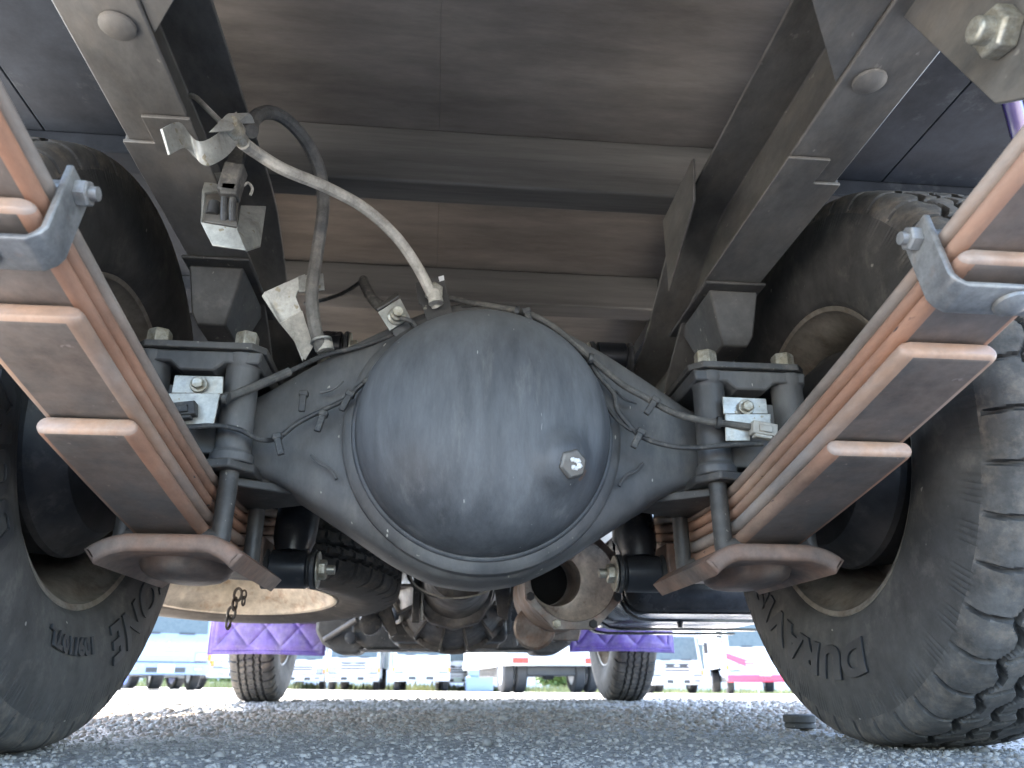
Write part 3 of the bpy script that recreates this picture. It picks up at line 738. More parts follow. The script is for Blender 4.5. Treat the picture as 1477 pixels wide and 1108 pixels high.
MB().prism([(-.33,.1935),(.33,.1935),(.31,.187),(-.31,.187)], 'y', 3.0, 3.1).obj('cross_bar_flange', castalu, XM, .001)
MB().box((-.34,3.17,.26),(.40,3.5,.50)).obj('engine_block', shockm, XM, .03)
for s in (-1,1):
    MB().prism([(s*.28,.30),(s*.30,.215),(s*.34,.18),(s*.41,.18),(s*.47,.215),(s*.50,.26),(s*.50,.32)], 'y', 3.10, 3.30).obj('lower_arm', chassis, XM, .012)
    MB().lathe([(-.02,.02),(.05,.02),(.052,.012)], (s*.36,3.06,.235), (0,-1,0), 16).obj('arm_bushing', bushm, XM)
    MB().cyl((s*.46,3.08,.23),(s*.34,3.02,.30), .012, 12).obj('arm_link', castalu, XM)
    MB().lathe([(-.1,.06),(.2,.055),(.22,.09),(.25,.09)], (s*.50,3.85,.37), (s,0,0), 20).obj('front_hub', chassis, XM)
    MB().box((min(s*.36,s*.62),3.2,.30),(max(s*.36,s*.62),3.6,.55)).obj('side_member', shockm, XM, .03)
# thin cable looping below the axle
MB().tube([at(590,822,Y=1.9),at(600,845,Y=1.9),at(640,862,Y=1.9),at(690,858,Y=1.9),at(722,838,Y=1.9),at(727,815,Y=1.9)], .0022, 8).obj('shift_cable', hosepale, T)
MB().tube([at(588,820,Y=2.0),at(592,838,Y=2.0),at(620,858,Y=2.0),at(660,860,Y=2.0),at(700,845,Y=2.0)], .004, 8).obj('shift_cable', cable, T)

# pipes, harness and brackets around the gearbox
for k, (pts, r, m) in enumerate([
    ([(-.30,1.95,.36),(-.26,2.1,.31),(-.22,2.3,.27),(-.2,2.6,.24)], .010, cable),
    ([(.20,2.0,.30),(.22,2.2,.25),(.20,2.5,.22),(.24,2.9,.21)], .009, hosedark),
    ([(-.16,2.0,.40),(-.19,2.15,.33),(-.15,2.35,.26),(-.18,2.5,.25)], .006, hosepale),
    ([(.13,2.0,.38),(.155,2.1,.33),(.15,2.2,.27),(.17,2.4,.22)], .007, cable)]):
    MB().tube(pts, r, 10).obj('harness_pipe', m, T)
MB().prism([(-.235,.34),(-.215,.26),(-.175,.20),(-.155,.21),(-.18,.29),(-.19,.35)], 'y', 2.30, 2.325).obj('side_bracket', castalu, T, .003)
MB().lathe([(-.03,.03),(.03,.03),(.034,.018)], (-.235,2.32,.235), (0,-1,0), 20).obj('rubber_mount', bushm, T)
MB().lathe([(-.03,.026),(.03,.026),(.034,.014)], (.235,2.42,.225), (0,-1,0), 20).obj('rubber_mount', bushm, T)
# ---- open exhaust body
EX = empty('exhaust_body', parent=T)
ec = at(826,835,Y=1.52); M = basis(ec, (1,.0,.06), (0,1,.0)); ey = Vector((0,1,0))
def ringplate(outer, inner, y0, y1, name, m, parent, bevel=.001):
    """flat plate with a hole; outer/inner equal-length XZ loops"""
    n = len(outer); vs = [(x,y0,z) for x,z in outer]+[(x,y0,z) for x,z in inner]+[(x,y1,z) for x,z in outer]+[(x,y1,z) for x,z in inner]; fs = []
    for i in range(n):
        k = (i+1)%n; fs += [(i,k,n+k,n+i),(2*n+k,2*n+i,3*n+i,3*n+k),(i,2*n+i,2*n+k,k),(n+k,3*n+k,3*n+i,n+i)]
    return MB().add(vs, fs).obj(name, m, parent, bevel)
na = 48; oct_r = .098
def octr(a): k = 2*pi/8; b = ((a+k/2) % k)-k/2; return oct_r/cos(b)*.97
outer = [(ec.x+octr(2*pi*i/na)*cos(2*pi*i/na), ec.z+octr(2*pi*i/na)*sin(2*pi*i/na)) for i in range(na)]
inner = [(ec.x+.084*cos(2*pi*i/na), ec.z+.080*sin(2*pi*i/na)) for i in range(na)]
ringplate(outer, inner, ec.y-.008, ec.y+.002, 'exhaust_flange', exhdark, EX)
hc = Vector((at(800,838,Y=1.54).x, 0, at(800,838,Y=1.54).z))
i2 = [(hc.x+.050*cos(2*pi*i/na), hc.z+.050*sin(2*pi*i/na)) for i in range(na)]
# dished inner plate running down to the bore
vs = []; fs = []
for j, tt in enumerate((0,.25,.5,.8,1)):
    for i in range(na):
        x = inner[i][0]*(1-tt)+i2[i][0]*tt; z = inner[i][1]*(1-tt)+i2[i][1]*tt; vs.append((x, ec.y-.004+.014*sin(tt*pi*.5), z))
for j in range(4):
    for i in range(na): k = (i+1)%na; fs.append((j*na+i, j*na+k, (j+1)*na+k, (j+1)*na+i))
MB().add(vs, fs).obj('dished_plate', exhm, EX)
MB().lathe([(0,.0505),(.004,.049),(.16,.052),(.30,.05)], (hc.x,ec.y+.009,hc.z), (.0,1,.1), 40, caps=False).obj('exhaust_bore', exhm, EX)
MB().lathe([(.155,.0),(.16,.05)], (hc.x,ec.y+.009,hc.z), (.0,1,.1), 40, caps=False).obj('bore_end', soot_hole_black, EX)
MB().lathe([(.01,.090),(.05,.088),(.30,.088),(.34,.05)], (ec.x,ec.y,ec.z), (0,1,0), 40, caps=False).obj('muffler_can', exhdark, EX)
MB().tube([(hc.x+.02,ec.y-.002,hc.z+.045),(hc.x+.035,ec.y-.012,hc.z+.065),(hc.x+.03,ec.y+.0,hc.z+.10)], .013, 12).obj('exhaust_stub', exhm, EX)
for k in range(8):
    a = 2*pi*(k+.5)/8; p = Vector((ec.x+.092*cos(a), ec.y-.008, ec.z+.092*sin(a)))
    MB().hexnut(p, p+Vector((0,-.009,0)), .0085).obj('flange_bolt', nutm if k in (5,) else drumm, EX)
pc = at(772,905,Y=1.75)
MB().lathe([(-.02,.040),(-.015,.046),(.0,.046),(.004,.038),(.10,.038),(.16,.045)], pc, (.25,1,.15), 28).obj('exhaust_pipe', exhdark, EX)
pb = at(800,912,Y=1.8); MB().prism([(pb.x-.05,pb.z-.02),(pb.x+.055,pb.z-.018),(pb.x+.065,pb.z+.02),(pb.x-.05,pb.z+.02)], 'y', 1.80, 1.815).obj('pipe_flange', exhdark, EX, .003)

# ---- fuel tank on the right
FT = empty('fuel_tank', parent=T)
MB().box((.375,1.75,.228),(.86,2.35,.44)).obj('tank_body', tankm, FT, .05, seg=5)
for y in (1.80,2.1,2.28):
    MB().strip([(.362,.40),(.362,.29),(.368,.26),(.385,.232),(.41,.218),(.44,.214),(.82,.214)], .006, 'y', y, y+.04).obj('tank_strap', tankm, FT, .001)
MB().box((.40,1.70,.30),(.86,1.735,.33)).obj('tank_guard', tankm, FT, .006)
MB().lathe([(0,.008),(.012,.006)], (.52,1.84,.212), (0,0,-1), 10).obj('drain_bolt', tankm, FT)

# ---- purple quilted mud flaps behind the front wheels
def flap(pxl, pxr, pyb, yy, wob):
    a = at(pxl, pyb, Y=yy); b = at(pxr, pyb, Y=yy); W = b.x-a.x; Hh = .26; nx_, nz_ = 90, 50; z0 = (a.z+b.z)/2
    fl = empty('mud_flap', parent=T)
    mb = MB(); vs = []
    cell = W/3.6
    for j in range(nz_+1):
        for i in range(nx_+1):
            u = i/nx_*W; v = j/nz_*Hh; d = 0
            if .03 < u < W-.03 and v > .028:
                p = (u-.03)/cell+(v-.028)/(cell*1.15); q = (u-.03)/cell-(v-.028)/(cell*1.15)
                dp = min(p%1, 1-p%1); dq = min(q%1, 1-q%1); d = .007*min(1, (min(dp,dq)/.10))**.7+.004*min(1,min(dp,dq)/.5)
            else: d = .004*(abs(((min(u,W-u,v))*90) % 1-.5) > .12)
            bend = wob*sin(u/W*5+1)*(1-v/Hh)**1.2
            vs.append((a.x+u, yy-d+bend, z0+v+.004*wob/abs(wob or 1)*sin(u*9)*(1-v/Hh)))
    fs = [(j*(nx_+1)+i, j*(nx_+1)+i+1, (j+1)*(nx_+1)+i+1, (j+1)*(nx_+1)+i) for j in range(nz_) for i in range(nx_)]
    o = MB().add(vs, fs).obj('quilted_panel', vinyl, fl, angle=60)
    so_ = o.modifiers.new('solid', 'SOLIDIFY'); so_.thickness = .006; so_.offset = -1
    st = MB()
    for off in (.009,.019,.027):
        n = int((W-2*off)/.012)
        for k in range(n):
            u = off+(W-2*off)*k/n; bend = wob*sin(u/W*5+1)
            st.cyl((a.x+u,yy-.0065+bend,z0+off),(a.x+u+.008,yy-.0065+bend,z0+off), .0016, 6)
    o2 = st.obj('stitching', vinylstitch, fl); o2['kind'] = 'stuff'
flap(298,469,945,3.30,.006); flap(822,972,941,3.26,.014)

# ---- hoses, brackets and cables
def px_tube(name, pts, r, m, parent=T, seg=10):
    P_ = [at(p[0],p[1],**p[2]) for p in pts]; return MB().tube(P_, r, seg, 6).obj(name, m, parent)
HB = empty('hose_bracket', parent=T)
def ribbon(pts, wd, th, name, m, parent, side):
    """bent strip of sheet metal through 3D points, width along vector side"""
    q_ = [Vector(p) for p in pts]; P_ = []
    for i in range(len(q_)-1):
        a, b, c, d = q_[max(i-1,0)], q_[i], q_[i+1], q_[min(i+2,len(q_)-1)]
        for k in range(5):
            t = k/5; P_.append(.5*((2*b)+(c-a)*t+(2*a-5*b+4*c-d)*t*t+(3*b-a-3*c+d)*t**3))
    P_.append(q_[-1]); sd_ = Vector(side).normalized()*wd/2; vs = []; n = len(P_)
    for i in range(n):
        d = (P_[min(i+1,n-1)]-P_[max(i-1,0)]).normalized(); nn = d.cross(sd_).normalized()*th/2
        vs += [P_[i]+sd_+nn, P_[i]+sd_-nn, P_[i]-sd_-nn, P_[i]-sd_+nn]
    fs = [(0,1,2,3),((n-1)*4+3,(n-1)*4+2,(n-1)*4+1,(n-1)*4)]
    for i in range(n-1):
        for k in range(4): l = (k+1)%4; fs.append((i*4+k,i*4+l,(i+1)*4+l,(i+1)*4+k))
    return MB().add(vs, fs).obj(name, m, parent, .0006)
ribbon([at(238,205,X=-.342),at(262,195,X=-.335),at(277,210,X=-.328),at(292,222,X=-.318),at(312,215,X=-.308),at(330,200,X=-.302),at(345,178,X=-.296)], .026, .003, 'bracket_strip', zinc, HB, (.25,.5,-.8))
ribbon([at(318,190,X=-.305),at(330,178,X=-.30),at(345,165,X=-.296),at(352,178,X=-.294)], .03, .003, 'bracket_clamp', zinc, HB, (.5,.5,.5))
h0 = at(338,188,X=-.298)
h1 = at(352,208,X=-.292)
fit = MB().lathe([(-.012,.010),(-.004,.012),(.004,.012),(.006,.0085),(.018,.0085),(.020,.007)], h0, h1-h0, 16); fit.obj('hose_fitting', nutm, HB)
px_tube('brake_hose', [(350,206,dict(X=-.292)),(372,222,dict(Y=.80)),(410,245,dict(Y=.82)),(470,270,dict(Y=.86)),(525,300,dict(Y=.90)),(570,340,dict(Y=.94)),(602,385,dict(Y=.97)),(620,420,dict(Y=.985)),(630,442,dict(Y=1.0))], .0078, hosepale)
px_tube('breather_hose', [(362,190,dict(Y=.84)),(366,172,dict(Y=.86)),(385,162,dict(Y=.88)),(412,172,dict(Y=.90)),(442,205,dict(Y=.93)),(462,250,dict(Y=.96)),(466,300,dict(Y=.98)),(458,360,dict(Y=1.0)),(450,420,dict(Y=1.0)),(454,470,dict(Y=1.01)),(464,505,dict(Y=1.03))], .0095, mat('grey_hose', (.13,.125,.115), .75, col2=(.19,.18,.16), scale=20, dust=(.26,.24,.2), dust_amt=.3, bump=.3, bscale=200))
px_tube('steel_line', [(276,138,dict(Y=.80)),(284,142,dict(Y=.79)),(300,158,dict(Y=.77)),(318,176,dict(Y=.76))], .0035, hosepale)
# junction box on the rail
JB = empty('junction_bracket', parent=T)
jp = lambda x, y, d=0: at(x, y, X=-.325+d)
a, b_, c_, d_ = jp(290,318), jp(340,327), jp(345,360), jp(302,352)
def sheet(pts, th, name, m, parent, bevel=.0008):
    P_ = [Vector(p) for p in pts]; n = (P_[1]-P_[0]).cross(P_[2]-P_[0]).normalized()*th; k = len(P_)
    mb = MB().add(P_+[p+n for p in P_], [tuple(range(k)), tuple(range(2*k-1,k-1,-1))]+[(i,i+k,(i+1)%k+k,(i+1)%k) for i in range(k)])
    return mb.obj(name, m, parent, bevel)
Yb = .80
q = lambda x, y, dy=0: at(x, y, Y=Yb+dy)
sheet([q(289,320),q(342,329),q(355,361),q(306,354)], .003, 'bracket_face', zinc, JB)
sheet([q(289,320),q(291,275,.02),q(298,250,.03),q(322,248,.03),q(320,276,.03),q(296,278,.02),q(292,322,.004)], .003, 'bracket_side', zinc, JB)
sheet([q(342,329,.003),q(347,296,.05),q(384,297,.07),q(376,354,.05),q(355,361,.003)], .003, 'bracket_back', zinc, JB)
sheet([q(292,318,.006),q(293,275,.05),q(345,280,.055),q(342,326,.006)], .003, 'bracket_inner', railm, JB)
MB().box((-.012,-.012,-.021),(.012,.012,.021), Matrix.Translation(q(335,262,.01)) @ Matrix.Rotation(.12,4,'Y')).obj('connector_body', hosedark, JB, .003)
MB().box((-.010,-.010,-.008),(.010,.010,.008), Matrix.Translation(q(333,278,.008))).obj('connector_collar', hosedark, JB, .002)
ribbon([q(338,245,.01),q(342,225,.02),q(344,200,.03)], .018, .012, 'connector_strap', hosedark, JB, (1,0,0))
for x in (324,336):
    MB().tube([q(x,283,.008),q(x-1,300,.010),q(x-1,320,.014)], .0042, 10).obj('wire', cable, JB)
MB().lathe([(0,.008),(.02,.008)], q(306,312,.02), (0,.2,1), 12).obj('stud', cable, JB)
MB().tube([q(351,268,.02),q(358,264,.02),q(364,272,.02),q(361,282,.02)], .0018, 6).obj('hose_clip', hosepale, JB)
# L shaped zinc bracket with clamps
LB = empty('breather_bracket', parent=T)
l = lambda x, y, dy=0: at(x, y, Y=1.03+dy)
sheet([l(377,427),l(381,421),l(432,398),l(440,395),l(440,415),l(430,420),l(427,428),l(446,478,.01),l(448,500,.03),l(436,522,.05),l(424,492,.03),l(403,466)], .003, 'bracket_face', zinc, LB)
sheet([l(403,466,.0005),l(436,448,.0005),l(452,500,.02),l(440,520,.03),l(423,490,.02)], .0032, 'bracket_foot', hosepale, LB)
for pth, nm in (([(430,398),(466,394),(468,418),(431,421)],'clamp_band'),):
    sheet([l(x,y,-.02) for x,y in pth], .004, nm, zinc, LB)
rc = at(463,492,Y=1.02)
MB().tube([rc+Vector((.013*cos(a), .013*sin(a), .004*cos(a))) for a in np.linspace(0,2*pi,12,endpoint=False)], .0022, 8, 3, True).obj('clamp_ring', zinc, LB)
MB().lathe([(-.008,.0125),(.008,.0125)], at(468,500,Y=1.03), (0.3,0,-1), 18).obj('clamp_collar', hosepale, LB)
# bracket and fitting on the bowl: left tee
TB = empty('tee_bracket', parent=T)
tb = lambda x, y, dy=0: at(x, y, Y=1.0+dy)
sheet([tb(545,450),tb(577,430),tb(592,458),tb(562,477)], .003, 'tee_face', zinc, TB)
sheet([tb(561,470,.004),tb(586,458,.004),tb(600,485,.01),tb(581,502,.012),tb(576,498,.012)], .003, 'tee_leg', axlem, TB)
sheet([tb(545,449,-.001),tb(577,428,-.001),tb(574,424,.03),tb(541,446,.03)], .003, 'tee_lip', chassis, TB)
tc_ = tb(572,457,-.002); MB().lathe([(0,.013),(.004,.013),(.006,.010),(.014,.010),(.016,.007),(.024,.007)], tc_, (.15,-1,-.1), 14).obj('tee_fitting', nutm, TB)
px_tube('tee_hose', [(524,404,dict(Y=1.12)),(528,415,dict(Y=1.09)),(538,432,dict(Y=1.06)),(552,446,dict(Y=1.03))], [.008,.0085,.0085,.009], hosedark, TB)
px_tube('steel_line', [(526,402,dict(Y=1.13)),(500,420,dict(Y=1.2)),(470,432,dict(Y=1.28)),(440,438,dict(Y=1.35))], .0035, cable)
# black bracket at the top of the bowl
BB = empty('hose_anchor', parent=T)
bb = lambda x, y, dy=0: at(x, y, Y=1.005+dy)
sheet([bb(599,408),bb(640,397),bb(655,462,.0),bb(619,473,.0),bb(609,440),bb(604,438)], .004, 'anchor_plate', chassis, BB)
fc = bb(625,425,-.004); MB().hexnut(fc+Vector((0,-.002,0)), fc+Vector((.002,-.016,0)), .014).obj('anchor_nut', nutm, BB, .001)
MB().lathe([(0,.011),(.012,.010),(.02,.0085)], bb(629,438,-.018), (-.15,0,1), 14).obj('hose_end', hosepale, BB)
sheet([bb(632,399,-.001),bb(640,397,-.001),bb(641,404,-.001),bb(634,406,-.001)], .001, 'paint_mark', whitep, BB)
# electric cables along the axle
A1 = .985
px_tube('sensor_cable', [(270,588,dict(Y=.965)),(300,580,dict(Y=.965)),(330,572,dict(Y=.965)),(395,547,dict(Y=.99)),(430,530,dict(Y=1.0)),(470,512,dict(Y=1.02)),(520,500,dict(Y=1.02)),(562,485,dict(Y=1.02)),(600,470,dict(Y=1.03))], .0035, cable)
px_tube('cable_sleeve', [(318,577,dict(Y=.962)),(360,561,dict(Y=.975)),(418,536,dict(Y=.993))], .0062, hosedark)
px_tube('brake_line', [(577,459,dict(Y=.985)),(594,464,dict(Y=.985)),(602,478,dict(Y=.985)),(596,495,dict(Y=.985)),(582,510,dict(Y=.985)),(555,530,dict(Y=.99)),(520,556,dict(Y=.99)),(500,575,dict(Y=.995)),(470,590,dict(Y=.995)),(430,610,dict(Y=.995)),(400,632,dict(Y=.99)),(375,634,dict(Y=.975)),(345,620,dict(Y=.965)),(310,614,dict(Y=.96)),(270,617,dict(Y=.955))], .0035, cable)
px_tube('cable_sleeve', [(590,506,dict(Y=.981)),(560,527,dict(Y=.983)),(525,553,dict(Y=.985))], .005, hosedark)
px_tube('sensor_cable', [(648,430,dict(Y=1.03)),(680,437,dict(Y=1.02)),(720,444,dict(Y=1.0)),(760,452,dict(Y=.985)),(800,473,dict(Y=.98)),(850,515,dict(Y=.98)),(895,553,dict(Y=.98)),(930,573,dict(Y=.98)),(970,595,dict(Y=.972)),(1010,606,dict(Y=.962)),(1060,613,dict(Y=.955)),(1090,617,dict(Y=.95))], .0048, hosedark)
px_tube('sensor_cable', [(655,445,dict(Y=1.03)),(700,447,dict(Y=1.01)),(750,453,dict(Y=.995)),(790,470,dict(Y=.985)),(840,510,dict(Y=.985)),(862,540,dict(Y=.985)),(885,568,dict(Y=.985)),(890,590,dict(Y=.985)),(905,610,dict(Y=.985)),(925,630,dict(Y=.985)),(960,642,dict(Y=.975)),(1000,646,dict(Y=.963)),(1050,642,dict(Y=.955)),(1100,640,dict(Y=.955))], .0036, cable)
px_tube('brake_line', [(846,522,dict(Y=.984)),(862,560,dict(Y=.99)),(885,600,dict(Y=.99)),(912,622,dict(Y=.985))], .0026, cable)
for x, y, a, yy in ((463,607,.25,.985),(437,578,0,.99),(762,458,-.3,.975),(940,585,.6,.97),(920,632,.5,.975),(500,578,.4,.985),(402,640,-.3,.975)):
    p = at(x, y, Y=yy); M = Matrix.Translation(p) @ Matrix.Rotation(a,4,'Y')
    mb = MB().box((-.0045,-.004,-.016),(.0045,.002,.012), M); mb.box((-.006,-.005,.006),(.006,.006,.014), M); mb.obj('cable_clip', cable, T, .0015)
for x, y, yy in ((1036,610,.955),(745,450,.985),(326,575,.955),(852,518,.975)):
    p = at(x, y, Y=yy); MB().lathe([(-.003,.0085),(.003,.0085)], p, (1,0,-.2), 12).obj('cable_tie', cable, T)
# zinc sensor brackets and connectors on the spring seats
for s in (-1,1):
    Z_ = empty('sensor_bracket', parent=T)
    yb = AY-.118
    base = [(1042,572),(1105,575),(1108,597),(1044,597)] if s > 0 else [(252,541),(322,543),(321,568),(247,567)]
    low = [(1046,597),(1112,597),(1112,612),(1112,614),(1082,614),(1082,636),(1047,636)] if s > 0 else [(243,567),(318,567),(308,612),(250,612)]
    sheet([at(x,y,Y=.965) for x,y in base], .003, 'bracket_upper', zinc, Z_)
    sheet([at(x,y,Y=.957) for x,y in low], .003, 'bracket_lower', zinc, Z_)
    p = at(*((1076,588) if s > 0 else (287,555)), Y=.961)
    MB().lathe([(0,.0115),(.003,.011)], p, (0,-1,0), 18).hexnut(p+Vector((0,-.003,0)), p+Vector((0,-.010,0)), .0082).obj('bracket_bolt', nutm, Z_, .0008)
    cn = at(*((1100,620) if s > 0 else (262,592)), Y=.948); M = Matrix.Translation(cn) @ Matrix.Rotation(.15*s,4,'Y')
    mb = MB().box((-.016,-.008,-.009),(.018,.008,.009), M); mb.box((-.008,-.011,-.006),(.010,-.006,.004), M); mb.box((-.012,-.006,-.013),(.012,.006,-.008), M)
    mb.obj('connector', plug_pale if s > 0 else cable, Z_, .0015)
# upper shock mounts and small brackets near the frame
for s in (-1,1):
    MB().prism([(s*.345,.72),(s*.345,.60),(s*.30,.60),(s*.25,.66),(s*.25,.72)], 'y', 1.46, 1.47).obj('shock_mount', chassis, T, .002)
MB().tube([at(1452,120,Z=.80),at(1464,165,Z=.80),at(1476,215,Z=.80)], .012, 12).obj('fender_stay', purplep, T)
for s in (-1,1):
    MB().box((min(s*.45,s*.90),1.70,.50),(max(s*.45,s*.90),1.706,.895)).obj('splash_guard', shockm, T)
# cab and cargo sides so the truck shades the ground as the real one does
MB().box((-.97,-.15,.976),(.97,3.15,2.9)).obj('cargo_box', mat('box_white',(.7,.7,.7),.5), T, .01)
MB().box((-.95,3.2,.62),(.95,4.9,2.3)).obj('cab_body', mat('box_white',(.7,.7,.7),.5), T, .08)
for s in (-1,1):
    MB().box((min(s*.90,s*.96),1.7,.45),(max(s*.90,s*.96),3.1,.60)).obj('side_guard', chassis, T, .01)

# ------------------------------------------------------------------ small rubber puck by the right tyre
pk = at(1155,1054,Z=0)
mb = MB().lathe([(0,.024),(.002,.027),(.007,.027),(.009,.025),(.011,.028),(.021,.028),(.023,.025)], (pk.x,pk.y,.004), (0,0,1), 28)
o = mb.obj('rubber_stopper', rubber); tag(o, 'small round black rubber stopper lying on the gravel beside the right rear tyre', 'stopper')

# ------------------------------------------------------------------ vehicles across the lot
white = mat('white_body', (.50,.53,.56), .35, coat=.4, bump=0); bluegrey = mat('blue_grey_body', (.22,.30,.42), .35, coat=.4, bump=0)
red = mat('red_body', (.62,.04,.10), .35, coat=.4, bump=0); silver = mat('silver_body', (.45,.5,.56), .35, coat=.3, bump=0)
glass = mat('car_glass', (.09,.12,.13), .3, bump=0, spec=.3); blackp = mat('grille_black', (.03,.035,.04), .5, bump=0)
chrome = mat('lamp_lens', (.25,.28,.31), .15, .4, bump=0); bluew = mat('blue_wheel', (.04,.12,.55), .4, bump=0)
amber = mat('amber_lens', (.7,.25,.03), .3, bump=0); plate = mat('number_plate', (.5,.62,.55), .5, bump=0)
tyrem = mat('far_tyre', (.03,.032,.035), .7, bump=0); redlamp = mat('red_lens', (.6,.03,.02), .3, bump=0)
def small_wheel(parent, x, y, z, r, wd, rm):
    w_ = empty('wheel', (x,y,z), parent=parent)
    MB().lathe([(-wd/2,r*.62),(-wd/2,r*.9),(-wd*.38,r),(wd*.38,r),(wd/2,r*.9),(wd/2,r*.62)], (0,0,0), (1,0,0), 28, caps=False).obj('tyre', tyrem, w_)
    MB().lathe([(-wd*.45,r*.62),(-wd*.2,r*.5),(-wd*.2,r*.1),(wd*.2,r*.1),(wd*.2,r*.5),(wd*.45,r*.62)], (0,0,0), (1,0,0), 20).obj('rim', rm, w_)
def front_truck(px, Y, W, H, label, body, boxm=None, rot=0, grille_style=0, boxH=2.9, cabL=1.6, boxL=4.2, group=None, rimmat=None, rot_abs=None, bx=None):
    x = at(px, 985, Y=Y).x
    r = empty('parked_truck', (x,Y,gz(x,Y)), (0,0,rot), label=label, cat='truck', group=group)
    z0 = .38*H/2.1
    # cab: side profile extruded over its width
    prof = [(.10,z0),(0,z0+.06),(.0,H*.46),(.05,H*.50),(.30,H*.93),(.42,H),(cabL,H),(cabL,z0)]
    MB().prism(prof, 'x', -W/2, W/2).obj('cab', body, r, .05, seg=3)
    # windscreen lying on the sloping front
    def fr(z): # y of front face at height z
        zs = [z0+.06,H*.46,H*.50,H*.93,H]; ys = [0,0,.05,.30,.42]; return float(np.interp(z, zs, ys))
    def fpan(x0,x1,za,zb,off,nm,m,bev=.01):
        ya, yb = fr(za)-off, fr(zb)-off
        vs = [(x0,ya,za),(x1,ya,za),(x1,yb,zb),(x0,yb,zb),(x0,ya+.03,za),(x1,ya+.03,za),(x1,yb+.03,zb),(x0,yb+.03,zb)]
        return MB().add(vs, [(0,1,2,3),(7,6,5,4),(0,4,5,1),(1,5,6,2),(2,6,7,3),(3,7,4,0)]).obj(nm, m, r, bev)
    fpan(-W*.44, W*.44, H*.52, H*.90, .008, 'windscreen', glass, .01)
    for sx in (-1,1):
        fpan(sx*W*.2-.16, sx*W*.2+.16, H*.515, H*.53, .03, 'wiper', blackp, 0)
        a, b = sorted((sx*W*.32, sx*W*.47)); fpan(a, b, z0+.18, z0+.36, .02, 'headlight', chrome, .02)
        a, b = sorted((sx*W*.485, sx*W*.50)); MB().box((a,.2,H*.55),(b+.001,cabL*.8,H*.88)).obj('side_window', glass, r)
        MB().box((sx*(W/2+.14)-.07,-.05,H*.62),(sx*(W/2+.14)+.07,0,H*.80)).obj('mirror', blackp, r, .02)
        MB().cyl((sx*W/2,.1,H*.75),(sx*(W/2+.14),-.02,H*.75), .015, 8).obj('mirror_arm', blackp, r)
    for k in range(3 if grille_style != 1 else 2):
        fpan(-W*.24, W*.24, z0+.30+.09*k, z0+.345+.09*k, .015, 'grille_slat', blackp if grille_style != 2 else silver, .005)
    if grille_style == 0:
        for sx in (-1,1): fpan(sx*W*.13-.12, sx*W*.13+.12, H*.415, H*.44, .012, 'hood_vent', blackp, 0)
    # emblem: small raised diamond shapes
    e = MB(); yc = fr(z0+.45)-.03
    for dx, dz in ((0,.035),(-.032,-.02),(.032,-.02)):
        e.prism([(dx-.02,z0+.50+dz-.0),(dx,z0+.50+dz-.034),(dx+.02,z0+.50+dz),(dx,z0+.50+dz+.034)], 'y', yc, yc+.015)
    e.obj('emblem', silver, r)
    MB().box((-W/2-.01,-.08,z0-.09),(W/2+.01,.2,z0+.15)).obj('bumper', body if grille_style != 1 else silver, r, .03)
    MB().box((-W*.22,-.085,z0-.04),(W*.22,-.07,z0+.06)).obj('bumper_intake', blackp, r, .005)
    MB().box((-.165,-.10,z0-.045),(.165,-.088,z0+.12)).obj('number_plate', plate, r, .004)
    for sx in (-1,1):
        MB().box((sx*W*.36-.09,-.095,z0-.01),(sx*W*.36+.09,-.075,z0+.07)).obj('fog_lamp', chrome, r, .01)
        small_wheel(r, sx*(W/2-.13), cabL*.5, .36, .36, .2, rimmat or silver); small_wheel(r, sx*(W/2-.16), cabL+boxL*.72, .36, .36, .3, rimmat or silver)
    MB().box((-W*.46,-.004,z0+.155),(W*.46,.004,z0+.175)).obj('panel_gap', blackp, r)
    for sx in (-1,1):
        a, b = sorted((sx*W*.475, sx*W*.505)); MB().box((a,-.03,z0+.20),(b,.10,z0+.34)).obj('turn_lamp', amber, r, .008)
        a, b = sorted((sx*(W*.5-.02), sx*(W*.5+.012))); MB().box((a,.22,z0-.1),(b,cabL*.95,z0+.02)).obj('wheel_arch', blackp, r, .01)
    MB().box((-W*.35,.3,.32),(W*.35,cabL+boxL,.55)).obj('chassis_frame', blackp, r, .01)
    if boxm:
        W2 = bx or W*1.05; MB().box((-W2/2,cabL+.12,.72),(W2/2,cabL+.12+boxL,boxH)).obj('cargo_box', boxm, r, .02)
        for zz in (.72,boxH-.06): MB().box((-W2/2-.012,cabL+.11,zz),(W2/2+.012,cabL+.14+boxL,zz+.06)).obj('box_trim', silver, r, .005)
    return r
G_ = 'trucks parked facing us across the lot'
front_truck(508,28,1.75,2.0,'small white truck seen in the gap right of the left front wheel', white, white, grille_style=0, group=G_)
front_truck(607,27,1.85,2.15,'white truck with slatted chrome grille below the gearbox', white, white, grille_style=2, group=G_)
front_truck(712,29,1.75,2.2,'white truck with red lamp just left of the white pickup rear', white, white, grille_style=1, group=G_)
front_truck(978,24.5,1.62,1.85,'white truck with blue windscreen right of the right front wheel', white, None, grille_style=0, group=G_)
front_truck(432,31,1.75,2.0,'pale white truck partly behind the left front wheel', white, None, grille_style=1, group=G_)
red_truck = front_truck(1105,22.5,2.1,2.45,'white and red cab-over truck with a tall white box, behind the right rear tyre', white, white, rot=-.25, grille_style=2, boxH=3.3, boxL=5.5, bx=2.2, group=G_)
MB().box((-1.06,-.10,.32),(1.06,.02,.52)).obj('red_bumper', red, red_truck, .03)
MB().prism([(.55,.75),(1.0,.75),(1.0,1.5),(.85,1.5)], 'x', -1.062, -1.051).obj('red_stripe', red, red_truck)
MB().prism([(-.2,.82),(-1.04,1.12),(-1.04,.95),(-.5,.72)], 'y', -.012, .0).obj('red_stripe', red, red_truck)
